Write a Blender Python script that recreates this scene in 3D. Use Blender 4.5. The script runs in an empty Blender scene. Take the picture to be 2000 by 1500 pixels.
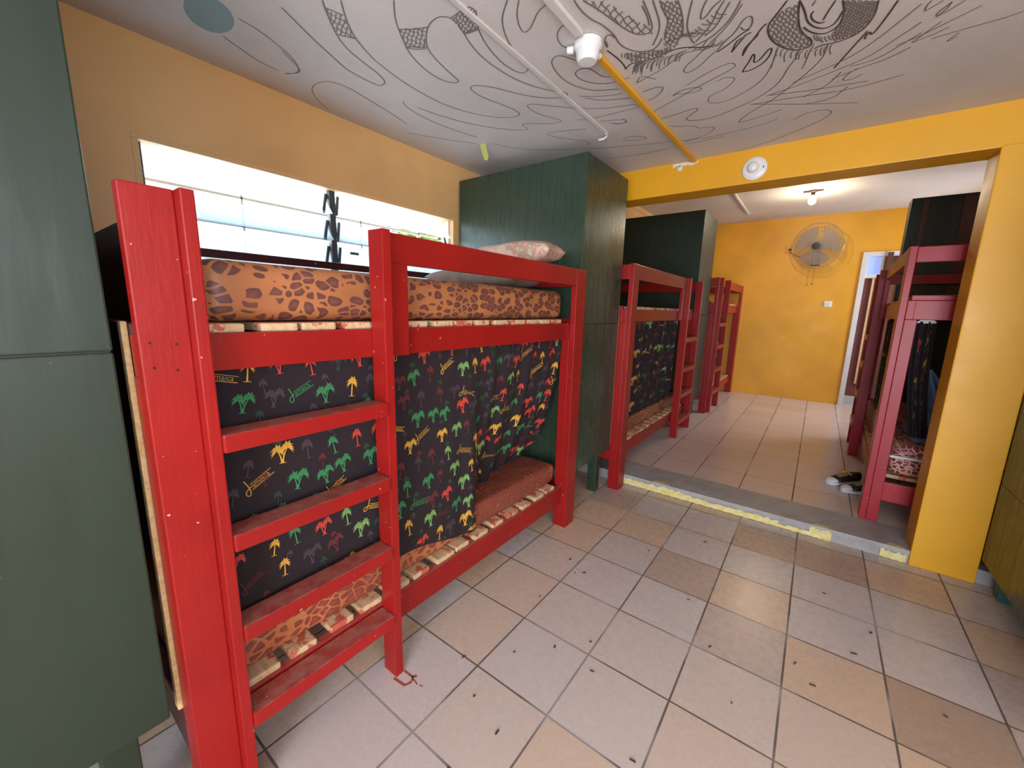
import bpy, bmesh, math, random
from mathutils import Vector, Matrix
random.seed(7)
C = bpy.context.scene.collection
PI = math.pi
rad = math.radians

# ------------------------------------------------------------------ camera
cam_d = bpy.data.cameras.new('camera')
cam = bpy.data.objects.new('camera', cam_d); C.objects.link(cam)
cam_d.sensor_width = 36.0; cam_d.sensor_fit = 'HORIZONTAL'
cam_d.lens = 789.8*36.0/2000.0
cam_d.clip_start = 0.02; cam_d.clip_end = 200
_r = Vector((0.79868306, 0.60130383, 0.0232179)); _u = Vector((-0.12805453, 0.1321354, 0.98292536)); _f = Vector((-0.58796888, 0.78801899, -0.18253399))
cam.matrix_world = Matrix(((_r.x, _u.x, -_f.x, 0), (_r.y, _u.y, -_f.y, 0), (_r.z, _u.z, -_f.z, 1.423), (0, 0, 0, 1)))
bpy.context.scene.camera = cam

# ------------------------------------------------------------------ world, light, exposure
vs = bpy.context.scene.view_settings
vs.view_transform = 'Standard'; vs.look = 'None'; vs.gamma = 1.0; vs.use_curve_mapping = False
vs.exposure = 0.0
w = bpy.data.worlds.new('world'); bpy.context.scene.world = w; w.use_nodes = True
nt = w.node_tree; nt.nodes.clear()
bg = nt.nodes.new('ShaderNodeBackground'); wo = nt.nodes.new('ShaderNodeOutputWorld')
sky = nt.nodes.new('ShaderNodeTexSky'); sky.sky_type = 'HOSEK_WILKIE'
sky.turbidity = 5.0; sky.ground_albedo = 0.4; sky.sun_direction = (-0.86, 0.35, 0.37)
mixw = nt.nodes.new('ShaderNodeMix'); mixw.data_type = 'RGBA'; mixw.inputs[0].default_value = 0.65
mixw.inputs[7].default_value = (0.72, 0.84, 1.0, 1)
nt.links.new(sky.outputs[0], mixw.inputs[6]); nt.links.new(mixw.outputs[2], bg.inputs[0]); nt.links.new(bg.outputs[0], wo.inputs[0])
bg.inputs[1].default_value = 6.0

def area(name, loc, direction, sx, sy, power=0, color=(1, 1, 1), portal=False):
    l = bpy.data.lights.new(name, 'AREA'); l.shape = 'RECTANGLE'; l.size = sx; l.size_y = sy
    l.energy = power; l.color = color
    if portal: l.cycles.is_portal = True
    o = bpy.data.objects.new(name, l); C.objects.link(o); o.location = loc
    o.rotation_euler = Vector(direction).to_track_quat('-Z', 'Y').to_euler()
    return o
# daylight at the left window; other openings and the passage lamp are added
area('daylight_left_window', (-2.62, 1.4, 1.72), (1, 0, -0.35), 1.75, 0.7, 28, (0.86, 0.94, 1.0))
area('added_daylight_rear', (0.9, -2.35, 1.1), (-0.05, 1, -0.10), 1.6, 1.5, 125, (0.93, 0.96, 1.0))  # unseen rear opening, added to light the room from behind the camera
area('added_daylight_right', (2.0, -0.4, 1.6), (-1, 0.25, -0.15), 1.6, 1.1, 36, (0.78, 0.88, 1.0))  # unseen window, added for cool light from the right
area('added_passage_light', (0.9, 8.7, 2.5), (0, -0.3, -1), 0.6, 0.6, 14, (0.92, 0.94, 1.0))  # lamp added in the closed passage to brighten the floor by the door
area('added_daylight_far', (1.95, 7.1, 1.75), (-1, -0.25, -0.35), 0.9, 0.9, 42, (0.88, 0.93, 1.0))  # unseen window, added to brighten the far room

# ------------------------------------------------------------------ helpers
def nodes_of(m):
    m.use_nodes = True; nt = m.node_tree; nt.nodes.clear(); return nt
class N:
    def __init__(s, name):
        s.m = bpy.data.materials.new(name); s.nt = nodes_of(s.m)
        s.out = s.n('ShaderNodeOutputMaterial'); s.p = s.n('ShaderNodeBsdfPrincipled'); s.l(s.p.outputs[0], s.out.inputs[0])
    def n(s, t): return s.nt.nodes.new(t)
    def l(s, a, b): s.nt.links.new(a, b)
    def coord(s, k='Object'): return s.n('ShaderNodeTexCoord').outputs[k]
    def pos(s): return s.n('ShaderNodeNewGeometry').outputs['Position']
    def mapv(s, v, sc=(1, 1, 1), loc=(0, 0, 0)):
        m = s.n('ShaderNodeMapping'); m.inputs['Scale'].default_value = sc; m.inputs['Location'].default_value = loc; s.l(v, m.inputs[0]); return m.outputs[0]
    def noise(s, v, scale, detail=3, rough=0.5, dist=0.0):
        t = s.n('ShaderNodeTexNoise'); t.inputs['Scale'].default_value = scale; t.inputs['Detail'].default_value = detail
        t.inputs['Roughness'].default_value = rough; t.inputs['Distortion'].default_value = dist; s.l(v, t.inputs['Vector']); return t.outputs['Fac']
    def ramp(s, f, stops):
        r = s.n('ShaderNodeValToRGB'); e = r.color_ramp.elements
        while len(e) > len(stops): e.remove(e[-1])
        while len(e) < len(stops): e.new(1)
        for i, (p, c) in enumerate(stops):
            e[i].position = p; e[i].color = (c[0], c[1], c[2], 1) if not isinstance(c, (int, float)) else (c, c, c, 1)
        s.l(f, r.inputs[0]); return r.outputs[0]
    def mix(s, f, a, b, mode='MIX'):
        m = s.n('ShaderNodeMix'); m.data_type = 'RGBA'; m.blend_type = mode
        for i, v in ((0, f), (6, a), (7, b)):
            if isinstance(v, (int, float)): m.inputs[i].default_value = v
            elif isinstance(v, tuple): m.inputs[i].default_value = (v[0], v[1], v[2], 1)
            else: s.l(v, m.inputs[i])
        return m.outputs[2]
    def math(s, op, a, b=0.0, c=0.0):
        m = s.n('ShaderNodeMath'); m.operation = op
        for i, v in enumerate((a, b, c)):
            if isinstance(v, (int, float)): m.inputs[i].default_value = v
            else: s.l(v, m.inputs[i])
        return m.outputs[0]
    def sep(s, v):
        x = s.n('ShaderNodeSeparateXYZ'); s.l(v, x.inputs[0]); return x.outputs
    def comb(s, x, y, z=0.0):
        m = s.n('ShaderNodeCombineXYZ')
        for i, v in enumerate((x, y, z)):
            if isinstance(v, (int, float)): m.inputs[i].default_value = v
            else: s.l(v, m.inputs[i])
        return m.outputs[0]
    def set(s, color=None, rough=None, metal=None, bump=None, bstr=0.2, bdist=0.01, spec=None):
        if color is not None:
            if isinstance(color, tuple): s.p.inputs['Base Color'].default_value = (*color, 1)
            else: s.l(color, s.p.inputs['Base Color'])
        if rough is not None:
            if isinstance(rough, (int, float)): s.p.inputs['Roughness'].default_value = rough
            else: s.l(rough, s.p.inputs['Roughness'])
        if metal is not None: s.p.inputs['Metallic'].default_value = metal
        if spec is not None: s.p.inputs['Specular IOR Level'].default_value = spec
        if bump is not None:
            b = s.n('ShaderNodeBump'); b.inputs['Strength'].default_value = bstr; b.inputs['Distance'].default_value = bdist
            s.l(bump, b.inputs['Height']); s.l(b.outputs[0], s.p.inputs['Normal'])
        return s.m

def mat_paint(name, col, rough=0.4, var=0.18, grain=(3, 3, 25), bstr=0.25, spots=None):
    k = N(name); v = k.coord()
    a = k.noise(k.mapv(v, grain), 3.0, 4, 0.6); b = k.noise(v, 2.2, 3)
    dark = tuple(c*(1-var) for c in col); lite = tuple(min(1, c*(1+var)) for c in col)
    c = k.ramp(b, [(0.3, dark), (0.7, lite)])
    c = k.mix(k.math('MULTIPLY', a, 0.25), c, tuple(x*0.7 for x in col))
    if spots:
        s = k.noise(v, 38, 2, 0.6); c = k.mix(k.ramp(s, [(0.725, 0.0), (0.74, 0.75)]), c, spots)
    return k.set(c, k.ramp(a, [(0.3, rough-0.07), (0.7, rough+0.1)]), bump=a, bstr=bstr, bdist=0.004)
M = {}
def mat_red(name, col):
    k = N(name); v = k.coord(); g = k.n('ShaderNodeNewGeometry')
    a = k.noise(k.mapv(v, (8, 8, 1.2)), 6.0, 4, 0.6); b = k.noise(v, 3.0, 3)
    c = k.ramp(b, [(0.3, tuple(x*0.85 for x in col)), (0.7, tuple(x*1.15 for x in col))])
    c = k.mix(k.math('MULTIPLY', a, 0.2), c, tuple(x*0.6 for x in col))
    # dust settled on upward faces
    up = k.sep(g.outputs['Normal'])[2]
    d = k.noise(v, 26, 4, 0.7)
    dust = k.math('MULTIPLY', k.math('GREATER_THAN', up, 0.6), k.ramp(d, [(0.35, 0.15), (0.65, 0.62)]))
    c = k.mix(dust, c, (0.34, 0.18, 0.145))
    chip = k.ramp(k.noise(v, 55, 2, 0.5), [(0.74, 0.0), (0.75, 0.8)])
    c = k.mix(chip, c, (0.62, 0.36, 0.27))
    return k.set(c, 0.36, bump=a, bstr=0.25, bdist=0.003, spec=0.32)
M['red'] = mat_red('red_wood_paint', (0.285, 0.010, 0.009))
M['red_glossy'] = mat_red('crimson_gloss_paint', (0.36, 0.016, 0.030)); 
M['red_dark'] = mat_red('shaded_red_and_nail_paint', (0.045, 0.008, 0.012))  # red darkened for shaded end parts and backlit rails; also nail heads
M['green'] = mat_paint('lit_green_gloss_paint', (0.027, 0.050, 0.031), 0.27, 0.14, (9, 9, 0.8), 0.13, spots=(0.07, 0.09, 0.06))  # lighter copy of the cupboard green, window glow put into the colour
M['green_dark'] = mat_paint('shaded_green_paint', (0.013, 0.027, 0.015), 0.45, 0.18, (7, 7, 0.8), 0.16, spots=(0.07, 0.09, 0.06))  # darker copy of the cupboard green, shade put into the colour
M['teal'] = mat_paint('teal_paint', (0.02, 0.10, 0.085), 0.4)
M['yellow'] = mat_paint('yellow_wall_paint', (0.76, 0.375, 0.010), 0.42, 0.07, (1.5, 1.5, 1.5), 0.25)
M['orange'] = mat_paint('orange_wall_paint', (0.78, 0.385, 0.025), 0.45, 0.10, (1.5, 1.5, 1.5), 0.25)
M['orange_left'] = mat_paint('hazed_orange_wall_paint', (0.74, 0.45, 0.19), 0.45, 0.10, (1.5, 1.5, 1.5), 0.25)  # wall orange paled, with lens flare haze put into the colour
M['peach'] = mat_paint('peach_wall_paint', (0.74, 0.46, 0.22), 0.5, 0.08, (1.5, 1.5, 1.5), 0.25)
M['white'] = mat_paint('white_gloss_paint', (0.72, 0.72, 0.74), 0.4, 0.06)
M['maroon'] = mat_paint('maroon_door_paint', (0.16, 0.045, 0.045), 0.45, 0.1)
M['brown'] = mat_paint('brown_wood', (0.10, 0.035, 0.018), 0.5, 0.2)
k = N('ceiling_paint'); v = k.coord(); a = k.noise(v, 220, 3, 0.7); b = k.noise(v, 1.7, 3)
M['ceiling'] = k.set(k.ramp(b, [(0.3, (0.60, 0.565, 0.545)), (0.7, (0.68, 0.645, 0.62))]), 0.7, bump=a, bstr=0.5, bdist=0.004)
k = N('marker_ink'); M['ink'] = k.set((0.055, 0.045, 0.045), 0.5)
k = N('marker_ink_faint'); M['ink_faint'] = k.set((0.17, 0.15, 0.14), 0.6)
k = N('teal_ceiling_paint'); M['spot'] = k.set((0.20, 0.32, 0.33), 0.6)

def mat_tiles(name, pitch, ox, oy, ca, cb, cc, rough, ly=1.0):
    k = N(name); s = k.sep(k.pos())
    fx = k.math('DIVIDE', k.math('SUBTRACT', s[0], ox), pitch); fy = k.math('DIVIDE', k.math('SUBTRACT', s[1], oy), pitch)
    ix = k.math('FLOOR', fx); iy = k.math('FLOOR', fy)
    dx = k.math('ABSOLUTE', k.math('SUBTRACT', k.math('SUBTRACT', fx, ix), 0.5)); dy = k.math('ABSOLUTE', k.math('SUBTRACT', k.math('SUBTRACT', fy, iy), 0.5))
    e = k.math('MAXIMUM', dx, k.math('SUBTRACT', dy, (1-ly)*0.01)); jit = k.noise(k.pos(), 9, 2)
    gr = k.math('GREATER_THAN', e, k.math('SUBTRACT', 0.4905, k.math('MULTIPLY', jit, 0.004)))
    wn = k.n('ShaderNodeTexWhiteNoise'); wn.noise_dimensions = '2D'; k.l(k.comb(ix, iy), wn.inputs['Vector'])
    base = k.ramp(wn.outputs['Value'], [(0.0, ca), (0.4, ca), (0.55, cb), (0.85, cb), (0.93, cc), (1.0, cc)])
    ccx = k.math('MULTIPLY', k.math('ADD', ix, 0.5), pitch); ccy = k.math('MULTIPLY', k.math('ADD', iy, 0.5), pitch)
    ddx = k.math('SUBTRACT', ccx, -0.50-ox); ddy = k.math('SUBTRACT', ccy, 1.55-oy)
    dd = k.math('SQRT', k.math('ADD', k.math('MULTIPLY', ddx, ddx), k.math('MULTIPLY', ddy, ddy)))
    base = k.mix(k.ramp(dd, [(0.30, 0.85), (0.85, 0.0)]), base, cb)
    mott = k.noise(k.pos(), 26, 5, 0.65); base = k.mix(k.math('MULTIPLY', mott, 0.22), base, tuple(x*0.78 for x in ca))
    gcol = k.mix(k.ramp(k.noise(k.pos(), 2.3, 2), [(0.5, 0.0), (0.6, 1.0)]), (0.13, 0.10, 0.085), (0.30, 0.27, 0.26))
    c = k.mix(gr, base, gcol)
    r = k.mix(gr, k.ramp(mott, [(0.3, rough), (0.7, rough+0.12)]), (0.7, 0.7, 0.7))
    h = k.math('SUBTRACT', k.math('MULTIPLY', k.noise(k.pos(), 60, 3), 0.12), gr)
    return k.set(c, r, bump=h, bstr=0.35, bdist=0.003)
M['tiles'] = mat_tiles('floor_tiles', 0.33, -0.928, 2.045, (0.60, 0.44, 0.325), (0.56, 0.505, 0.50), (0.42, 0.30, 0.235), 0.22)
M['tiles_far'] = mat_tiles('far_floor_tiles', 0.345, -0.34, 3.46, (0.70, 0.575, 0.53), (0.69, 0.59, 0.57), (0.66, 0.53, 0.49), 0.14, 0.55)
k = N('cement'); a = k.noise(k.pos(), 7, 5, 0.65); M['cement'] = k.set(k.ramp(a, [(0.3, (0.27, 0.27, 0.28)), (0.7, (0.42, 0.42, 0.43))]), 0.5, bump=a, bstr=0.3)
k = N('yellow_step_paint'); a = k.noise(k.pos(), 30, 5, 0.65); M['steppaint'] = k.set(k.ramp(a, [(0.3, (0.62, 0.52, 0.12)), (0.7, (0.78, 0.72, 0.42))]), 0.5, bump=a, bstr=0.4)
k = N('red_floor_paint'); M['redmark'] = k.set((0.33, 0.07, 0.04), 0.6)
k = N('debris'); M['debris'] = k.set((0.07, 0.04, 0.025), 0.8)
def mat_wood(name, c1, c2, red=0.0):
    k = N(name); v = k.coord(); a = k.noise(k.mapv(v, (2, 14, 14)), 5, 4, 0.6)
    c = k.ramp(a, [(0.3, c1), (0.7, c2)])
    if red:
        b = k.noise(v, 15, 3, 0.7); c = k.mix(k.ramp(b, [(0.53, 0.0), (0.57, red)]), c, (0.48, 0.05, 0.03))
    return k.set(c, 0.65, bump=a, bstr=0.2)
M['pine'] = mat_wood('raw_pine', (0.50, 0.33, 0.18), (0.68, 0.49, 0.30), 0.85)
M['pine_clean'] = mat_wood('raw_pine_edge', (0.56, 0.34, 0.14), (0.78, 0.56, 0.30))
def mat_leopard(name, tan, brown, scale=17.0, gloss=0.5, thin=0.10, rnd_=2.0):
    k = N(name); v = k.coord()
    nz = k.n('ShaderNodeTexNoise'); nz.inputs['Scale'].default_value = 9; k.l(v, nz.inputs['Vector'])
    vm = k.n('ShaderNodeVectorMath'); vm.operation = 'MULTIPLY_ADD'; k.l(nz.outputs['Color'], vm.inputs[0]); vm.inputs[1].default_value = (0.05, 0.05, 0.05); k.l(v, vm.inputs[2])
    vv = k.mapv(vm.outputs[0], (1, 0.8, 1.25))
    ve = k.n('ShaderNodeTexVoronoi'); ve.feature = 'DISTANCE_TO_EDGE'; ve.inputs['Scale'].default_value = scale; k.l(vv, ve.inputs['Vector'])
    vf = k.n('ShaderNodeTexVoronoi'); vf.feature = 'F1'; vf.inputs['Scale'].default_value = scale; k.l(vv, vf.inputs['Vector'])
    n2 = k.noise(v, 3.3, 3, 0.5)
    th = k.math('ADD', thin, k.math('MULTIPLY', k.math('MAXIMUM', k.math('SUBTRACT', k.math('ADD', n2, k.math('MULTIPLY', k.sep(v)[1], -0.10)), 0.47), 0.0), 0.5))
    inside = k.math('MULTIPLY', k.math('GREATER_THAN', ve.outputs['Distance'], th), k.math('LESS_THAN', vf.outputs['Distance'], rnd_))
    core = k.ramp(vf.outputs['Distance'], [(0.12, tuple(x*1.5 for x in brown)), (0.38, brown)])
    t2 = k.ramp(k.noise(v, 5, 2), [(0.35, tan), (0.7, tuple(x*0.7 for x in tan))])
    c = k.mix(inside, t2, core)
    return k.set(c, gloss, bump=k.noise(v, 12, 3), bstr=0.3, bdist=0.01)
M['leopard'] = mat_leopard('leopard_print_fabric', (0.44, 0.165, 0.062), (0.115, 0.040, 0.032), 28.0, 0.5, 0.03, 0.56)
M['leopard_low'] = mat_leopard('brown_giraffe_print_fabric', (0.50, 0.17, 0.065), (0.20, 0.048, 0.033), 27.0, 0.4, 0.015)
M['leopard_pink'] = mat_leopard('pink_leopard_fabric', (0.75, 0.42, 0.34), (0.17, 0.03, 0.035), 34.0, 0.6, 0.05)
k = N('black_curtain'); v = k.coord(); M['cloth'] = k.set((0.014, 0.007, 0.011), 0.9, bump=k.noise(v, 400, 2), bstr=0.3, bdist=0.001)
def flat(name, c, r=0.8): M[name] = N(name).set(c, r)
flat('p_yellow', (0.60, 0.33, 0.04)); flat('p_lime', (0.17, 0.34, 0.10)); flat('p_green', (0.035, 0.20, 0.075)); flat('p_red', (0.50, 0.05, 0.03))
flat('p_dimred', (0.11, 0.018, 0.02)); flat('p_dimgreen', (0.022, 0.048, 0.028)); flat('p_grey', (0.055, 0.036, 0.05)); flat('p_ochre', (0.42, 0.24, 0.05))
flat('white_plastic', (0.75, 0.75, 0.76), 0.3); flat('black_rubber', (0.012, 0.012, 0.014), 0.5); flat('shoe_white', (0.72, 0.74, 0.8), 0.5); flat('lace_yellow', (0.75, 0.42, 0.05), 0.6)
flat('dark_metal', (0.055, 0.065, 0.07), 0.4); flat('brown_plastic', (0.09, 0.035, 0.02), 0.5); flat('paper_green', (0.40, 0.46, 0.12), 0.6)
flat('black_panel', (0.010, 0.009, 0.007), 0.5)
k = N('fan_grille'); M['grille'] = k.set((0.42, 0.38, 0.34), 0.35, metal=0.3)
k = N('fan_blade'); k.p.inputs['Alpha'].default_value = 0.75; M['blade'] = k.set((0.42, 0.37, 0.33), 0.3)
k = N('floral_pillow'); v = k.coord(); a = k.noise(v, 16, 3, 0.6)
M['floral'] = k.set(k.ramp(a, [(0.38, (0.62, 0.47, 0.40)), (0.5, (0.60, 0.40, 0.32)), (0.56, (0.50, 0.24, 0.20)), (0.62, (0.34, 0.36, 0.22)), (0.68, (0.64, 0.50, 0.42))]), 0.8, bump=k.noise(v, 10, 3), bstr=0.4, bdist=0.02)
k = N('grey_pillow'); v = k.coord(); M['greycloth'] = k.set(k.ramp(k.noise(v, 12, 3), [(0.3, (0.20, 0.15, 0.125)), (0.7, (0.30, 0.23, 0.20))]), 0.85)
k = N('blue_cloth'); v = k.coord(); M['blue'] = k.set(k.ramp(k.noise(v, 7, 4), [(0.3, (0.05, 0.11, 0.24)), (0.7, (0.22, 0.33, 0.47))]), 0.6, bump=k.noise(v, 9, 4), bstr=0.6, bdist=0.03)
# frosted louvre glass
k = N('frosted_glass'); k.nt.nodes.remove(k.p)
tr = k.n('ShaderNodeBsdfTranslucent'); tr.inputs[0].default_value = (0.86, 0.93, 0.96, 1); tp = k.n('ShaderNodeBsdfTransparent'); tp.inputs[0].default_value = (0.88, 0.95, 0.97, 1)
gl = k.n('ShaderNodeBsdfGlossy'); gl.inputs['Roughness'].default_value = 0.15
m1 = k.n('ShaderNodeMixShader'); m1.inputs[0].default_value = 0.35; k.l(tr.outputs[0], m1.inputs[1]); k.l(tp.outputs[0], m1.inputs[2])
m2 = k.n('ShaderNodeMixShader'); m2.inputs[0].default_value = 0.06; k.l(m1.outputs[0], m2.inputs[1]); k.l(gl.outputs[0], m2.inputs[2]); k.l(m2.outputs[0], k.out.inputs[0]); M['frost'] = k.m
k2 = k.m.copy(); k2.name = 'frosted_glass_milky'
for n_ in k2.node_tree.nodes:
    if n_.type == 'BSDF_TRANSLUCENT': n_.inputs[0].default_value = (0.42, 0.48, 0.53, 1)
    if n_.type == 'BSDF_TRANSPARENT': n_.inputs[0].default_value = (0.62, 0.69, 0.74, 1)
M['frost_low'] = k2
k = N('glowing_blue_pane'); k.p.inputs['Emission Color'].default_value = (0.30, 0.42, 0.85, 1); k.p.inputs['Emission Strength'].default_value = 0.75; M['bluepane'] = k.set((0.30, 0.40, 0.75), 0.1)  # pane glows by itself, standing in for light behind the glass
k = N('bulb_glow'); k.p.inputs['Emission Color'].default_value = (1.0, 0.82, 0.50, 1); k.p.inputs['Emission Strength'].default_value = 40; M['bulb'] = k.set((1, 0.9, 0.7), 0.2)
k = N('leaf'); v = k.coord(); M['leaf'] = k.set(k.ramp(k.noise(v, 3, 2), [(0.3, (0.10, 0.22, 0.04)), (0.7, (0.35, 0.45, 0.08))]), 0.5)
k = N('ground'); M['ground'] = k.set((0.45, 0.45, 0.42), 0.8)

class MB:
    """collects shapes, builds ONE mesh object"""
    def __init__(s): s.bm = bmesh.new()
    def _merge(s, b, mi):
        for f in b.faces: f.material_index = mi
        me = bpy.data.meshes.new('tmp'); b.to_mesh(me); b.free(); s.bm.from_mesh(me); bpy.data.meshes.remove(me)
    def box(s, x0, x1, y0, y1, z0, z1, bev=0.003, mi=0, mat=None):
        b = bmesh.new(); bmesh.ops.create_cube(b, size=1)
        sx, sy, sz = abs(x1-x0), abs(y1-y0), abs(z1-z0)
        for v in b.verts: v.co = Vector(((x0+x1)/2+v.co.x*sx, (y0+y1)/2+v.co.y*sy, (z0+z1)/2+v.co.z*sz))
        if bev: bmesh.ops.bevel(b, geom=list(b.edges), offset=min(bev, 0.3*min(sx, sy, sz)), segments=2, affect='EDGES', profile=0.6)
        if mat is not None: bmesh.ops.transform(b, matrix=mat, verts=b.verts)
        s._merge(b, mi); return s
    def cyl(s, p0, p1, r0, r1=None, seg=20, mi=0, cap=True):
        p0, p1 = Vector(p0), Vector(p1); r1 = r0 if r1 is None else r1; d = p1-p0
        b = bmesh.new(); bmesh.ops.create_cone(b, cap_ends=cap, segments=seg, radius1=r0, radius2=r1, depth=d.length)
        q = d.to_track_quat('Z', 'Y').to_matrix().to_4x4(); q.translation = (p0+p1)/2
        bmesh.ops.transform(b, matrix=q, verts=b.verts); s._merge(b, mi); return s
    def tube(s, pts, r, seg=8, mi=0, closed=False):
        pts = [Vector(p) for p in pts]; n = len(pts); rings = []; b = bmesh.new()
        for i, p in enumerate(pts):
            d = (pts[(i+1) % n]-pts[i-1]) if closed else (pts[min(i+1, n-1)]-pts[max(i-1, 0)])
            q = d.to_track_quat('Z', 'Y')
            rings.append([b.verts.new(p+q @ Vector((r*math.cos(2*PI*j/seg), r*math.sin(2*PI*j/seg), 0))) for j in range(seg)])
        for i in range(n if closed else n-1):
            A_, B_ = rings[i], rings[(i+1) % n]
            if closed and i == n-1:
                # align seam
                k0 = min(range(seg), key=lambda t: (A_[0].co-B_[t].co).length)
                B_ = B_[k0:]+B_[:k0]
            for j in range(seg): b.faces.new((A_[j], A_[(j+1) % seg], B_[(j+1) % seg], B_[j]))
        if not closed: b.faces.new(rings[0][::-1]); b.faces.new(rings[-1])
        s._merge(b, mi); return s
    def lathe(s, prof, center, axis, seg=28, mi=0):
        b = bmesh.new(); q = Vector(axis).to_track_quat('Z', 'Y'); c = Vector(center); rings = []
        for r, h in prof: rings.append([b.verts.new(c+q @ Vector((max(r, 1e-4)*math.cos(2*PI*j/seg), max(r, 1e-4)*math.sin(2*PI*j/seg), h))) for j in range(seg)])
        for i in range(len(rings)-1):
            for j in range(seg): b.faces.new((rings[i][j], rings[i][(j+1) % seg], rings[i+1][(j+1) % seg], rings[i+1][j]))
        s._merge(b, mi); return s
    def poly(s, pts, mi=0):
        f = s.bm.faces.new([s.bm.verts.new(p) for p in pts]); f.material_index = mi; return s
    def sphere(s, c, rx, ry, rz, mi=0, seg=20):
        b = bmesh.new(); bmesh.ops.create_uvsphere(b, u_segments=seg, v_segments=seg//2, radius=1)
        for v in b.verts: v.co = Vector((c[0]+v.co.x*rx, c[1]+v.co.y*ry, c[2]+v.co.z*rz))
        s._merge(b, mi); return s
    def build(s, name, mats, parent=None, smooth=False, loc=None):
        me = bpy.data.meshes.new(name)
        if smooth:
            for f in s.bm.faces: f.smooth = True
        s.bm.normal_update(); s.bm.to_mesh(me); s.bm.free()
        if smooth: me.set_sharp_from_angle(angle=rad(40))
        for m in (mats if isinstance(mats, (list, tuple)) else [mats]): me.materials.append(m)
        o = bpy.data.objects.new(name, me); C.objects.link(o)
        if loc is not None: o.location = loc
        if parent is not None: o.parent = parent
        return o
def thing(name, label, cat, loc=(0, 0, 0), rz=0.0, group=None):
    o = bpy.data.objects.new(name, None); C.objects.link(o); o.location = loc; o.rotation_euler = (0, 0, rz)
    o.empty_display_size = 0.1
    return tag(o, label, cat, group)
def tag(o, label, cat, group=None):
    o['label'] = label; o['category'] = cat
    if group: o['group'] = group
    return o
def struct(o, label=None):
    o['kind'] = 'structure'
    if label: o['label'] = label
    return o
def plabel(o, label): o['label'] = label; return o

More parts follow.
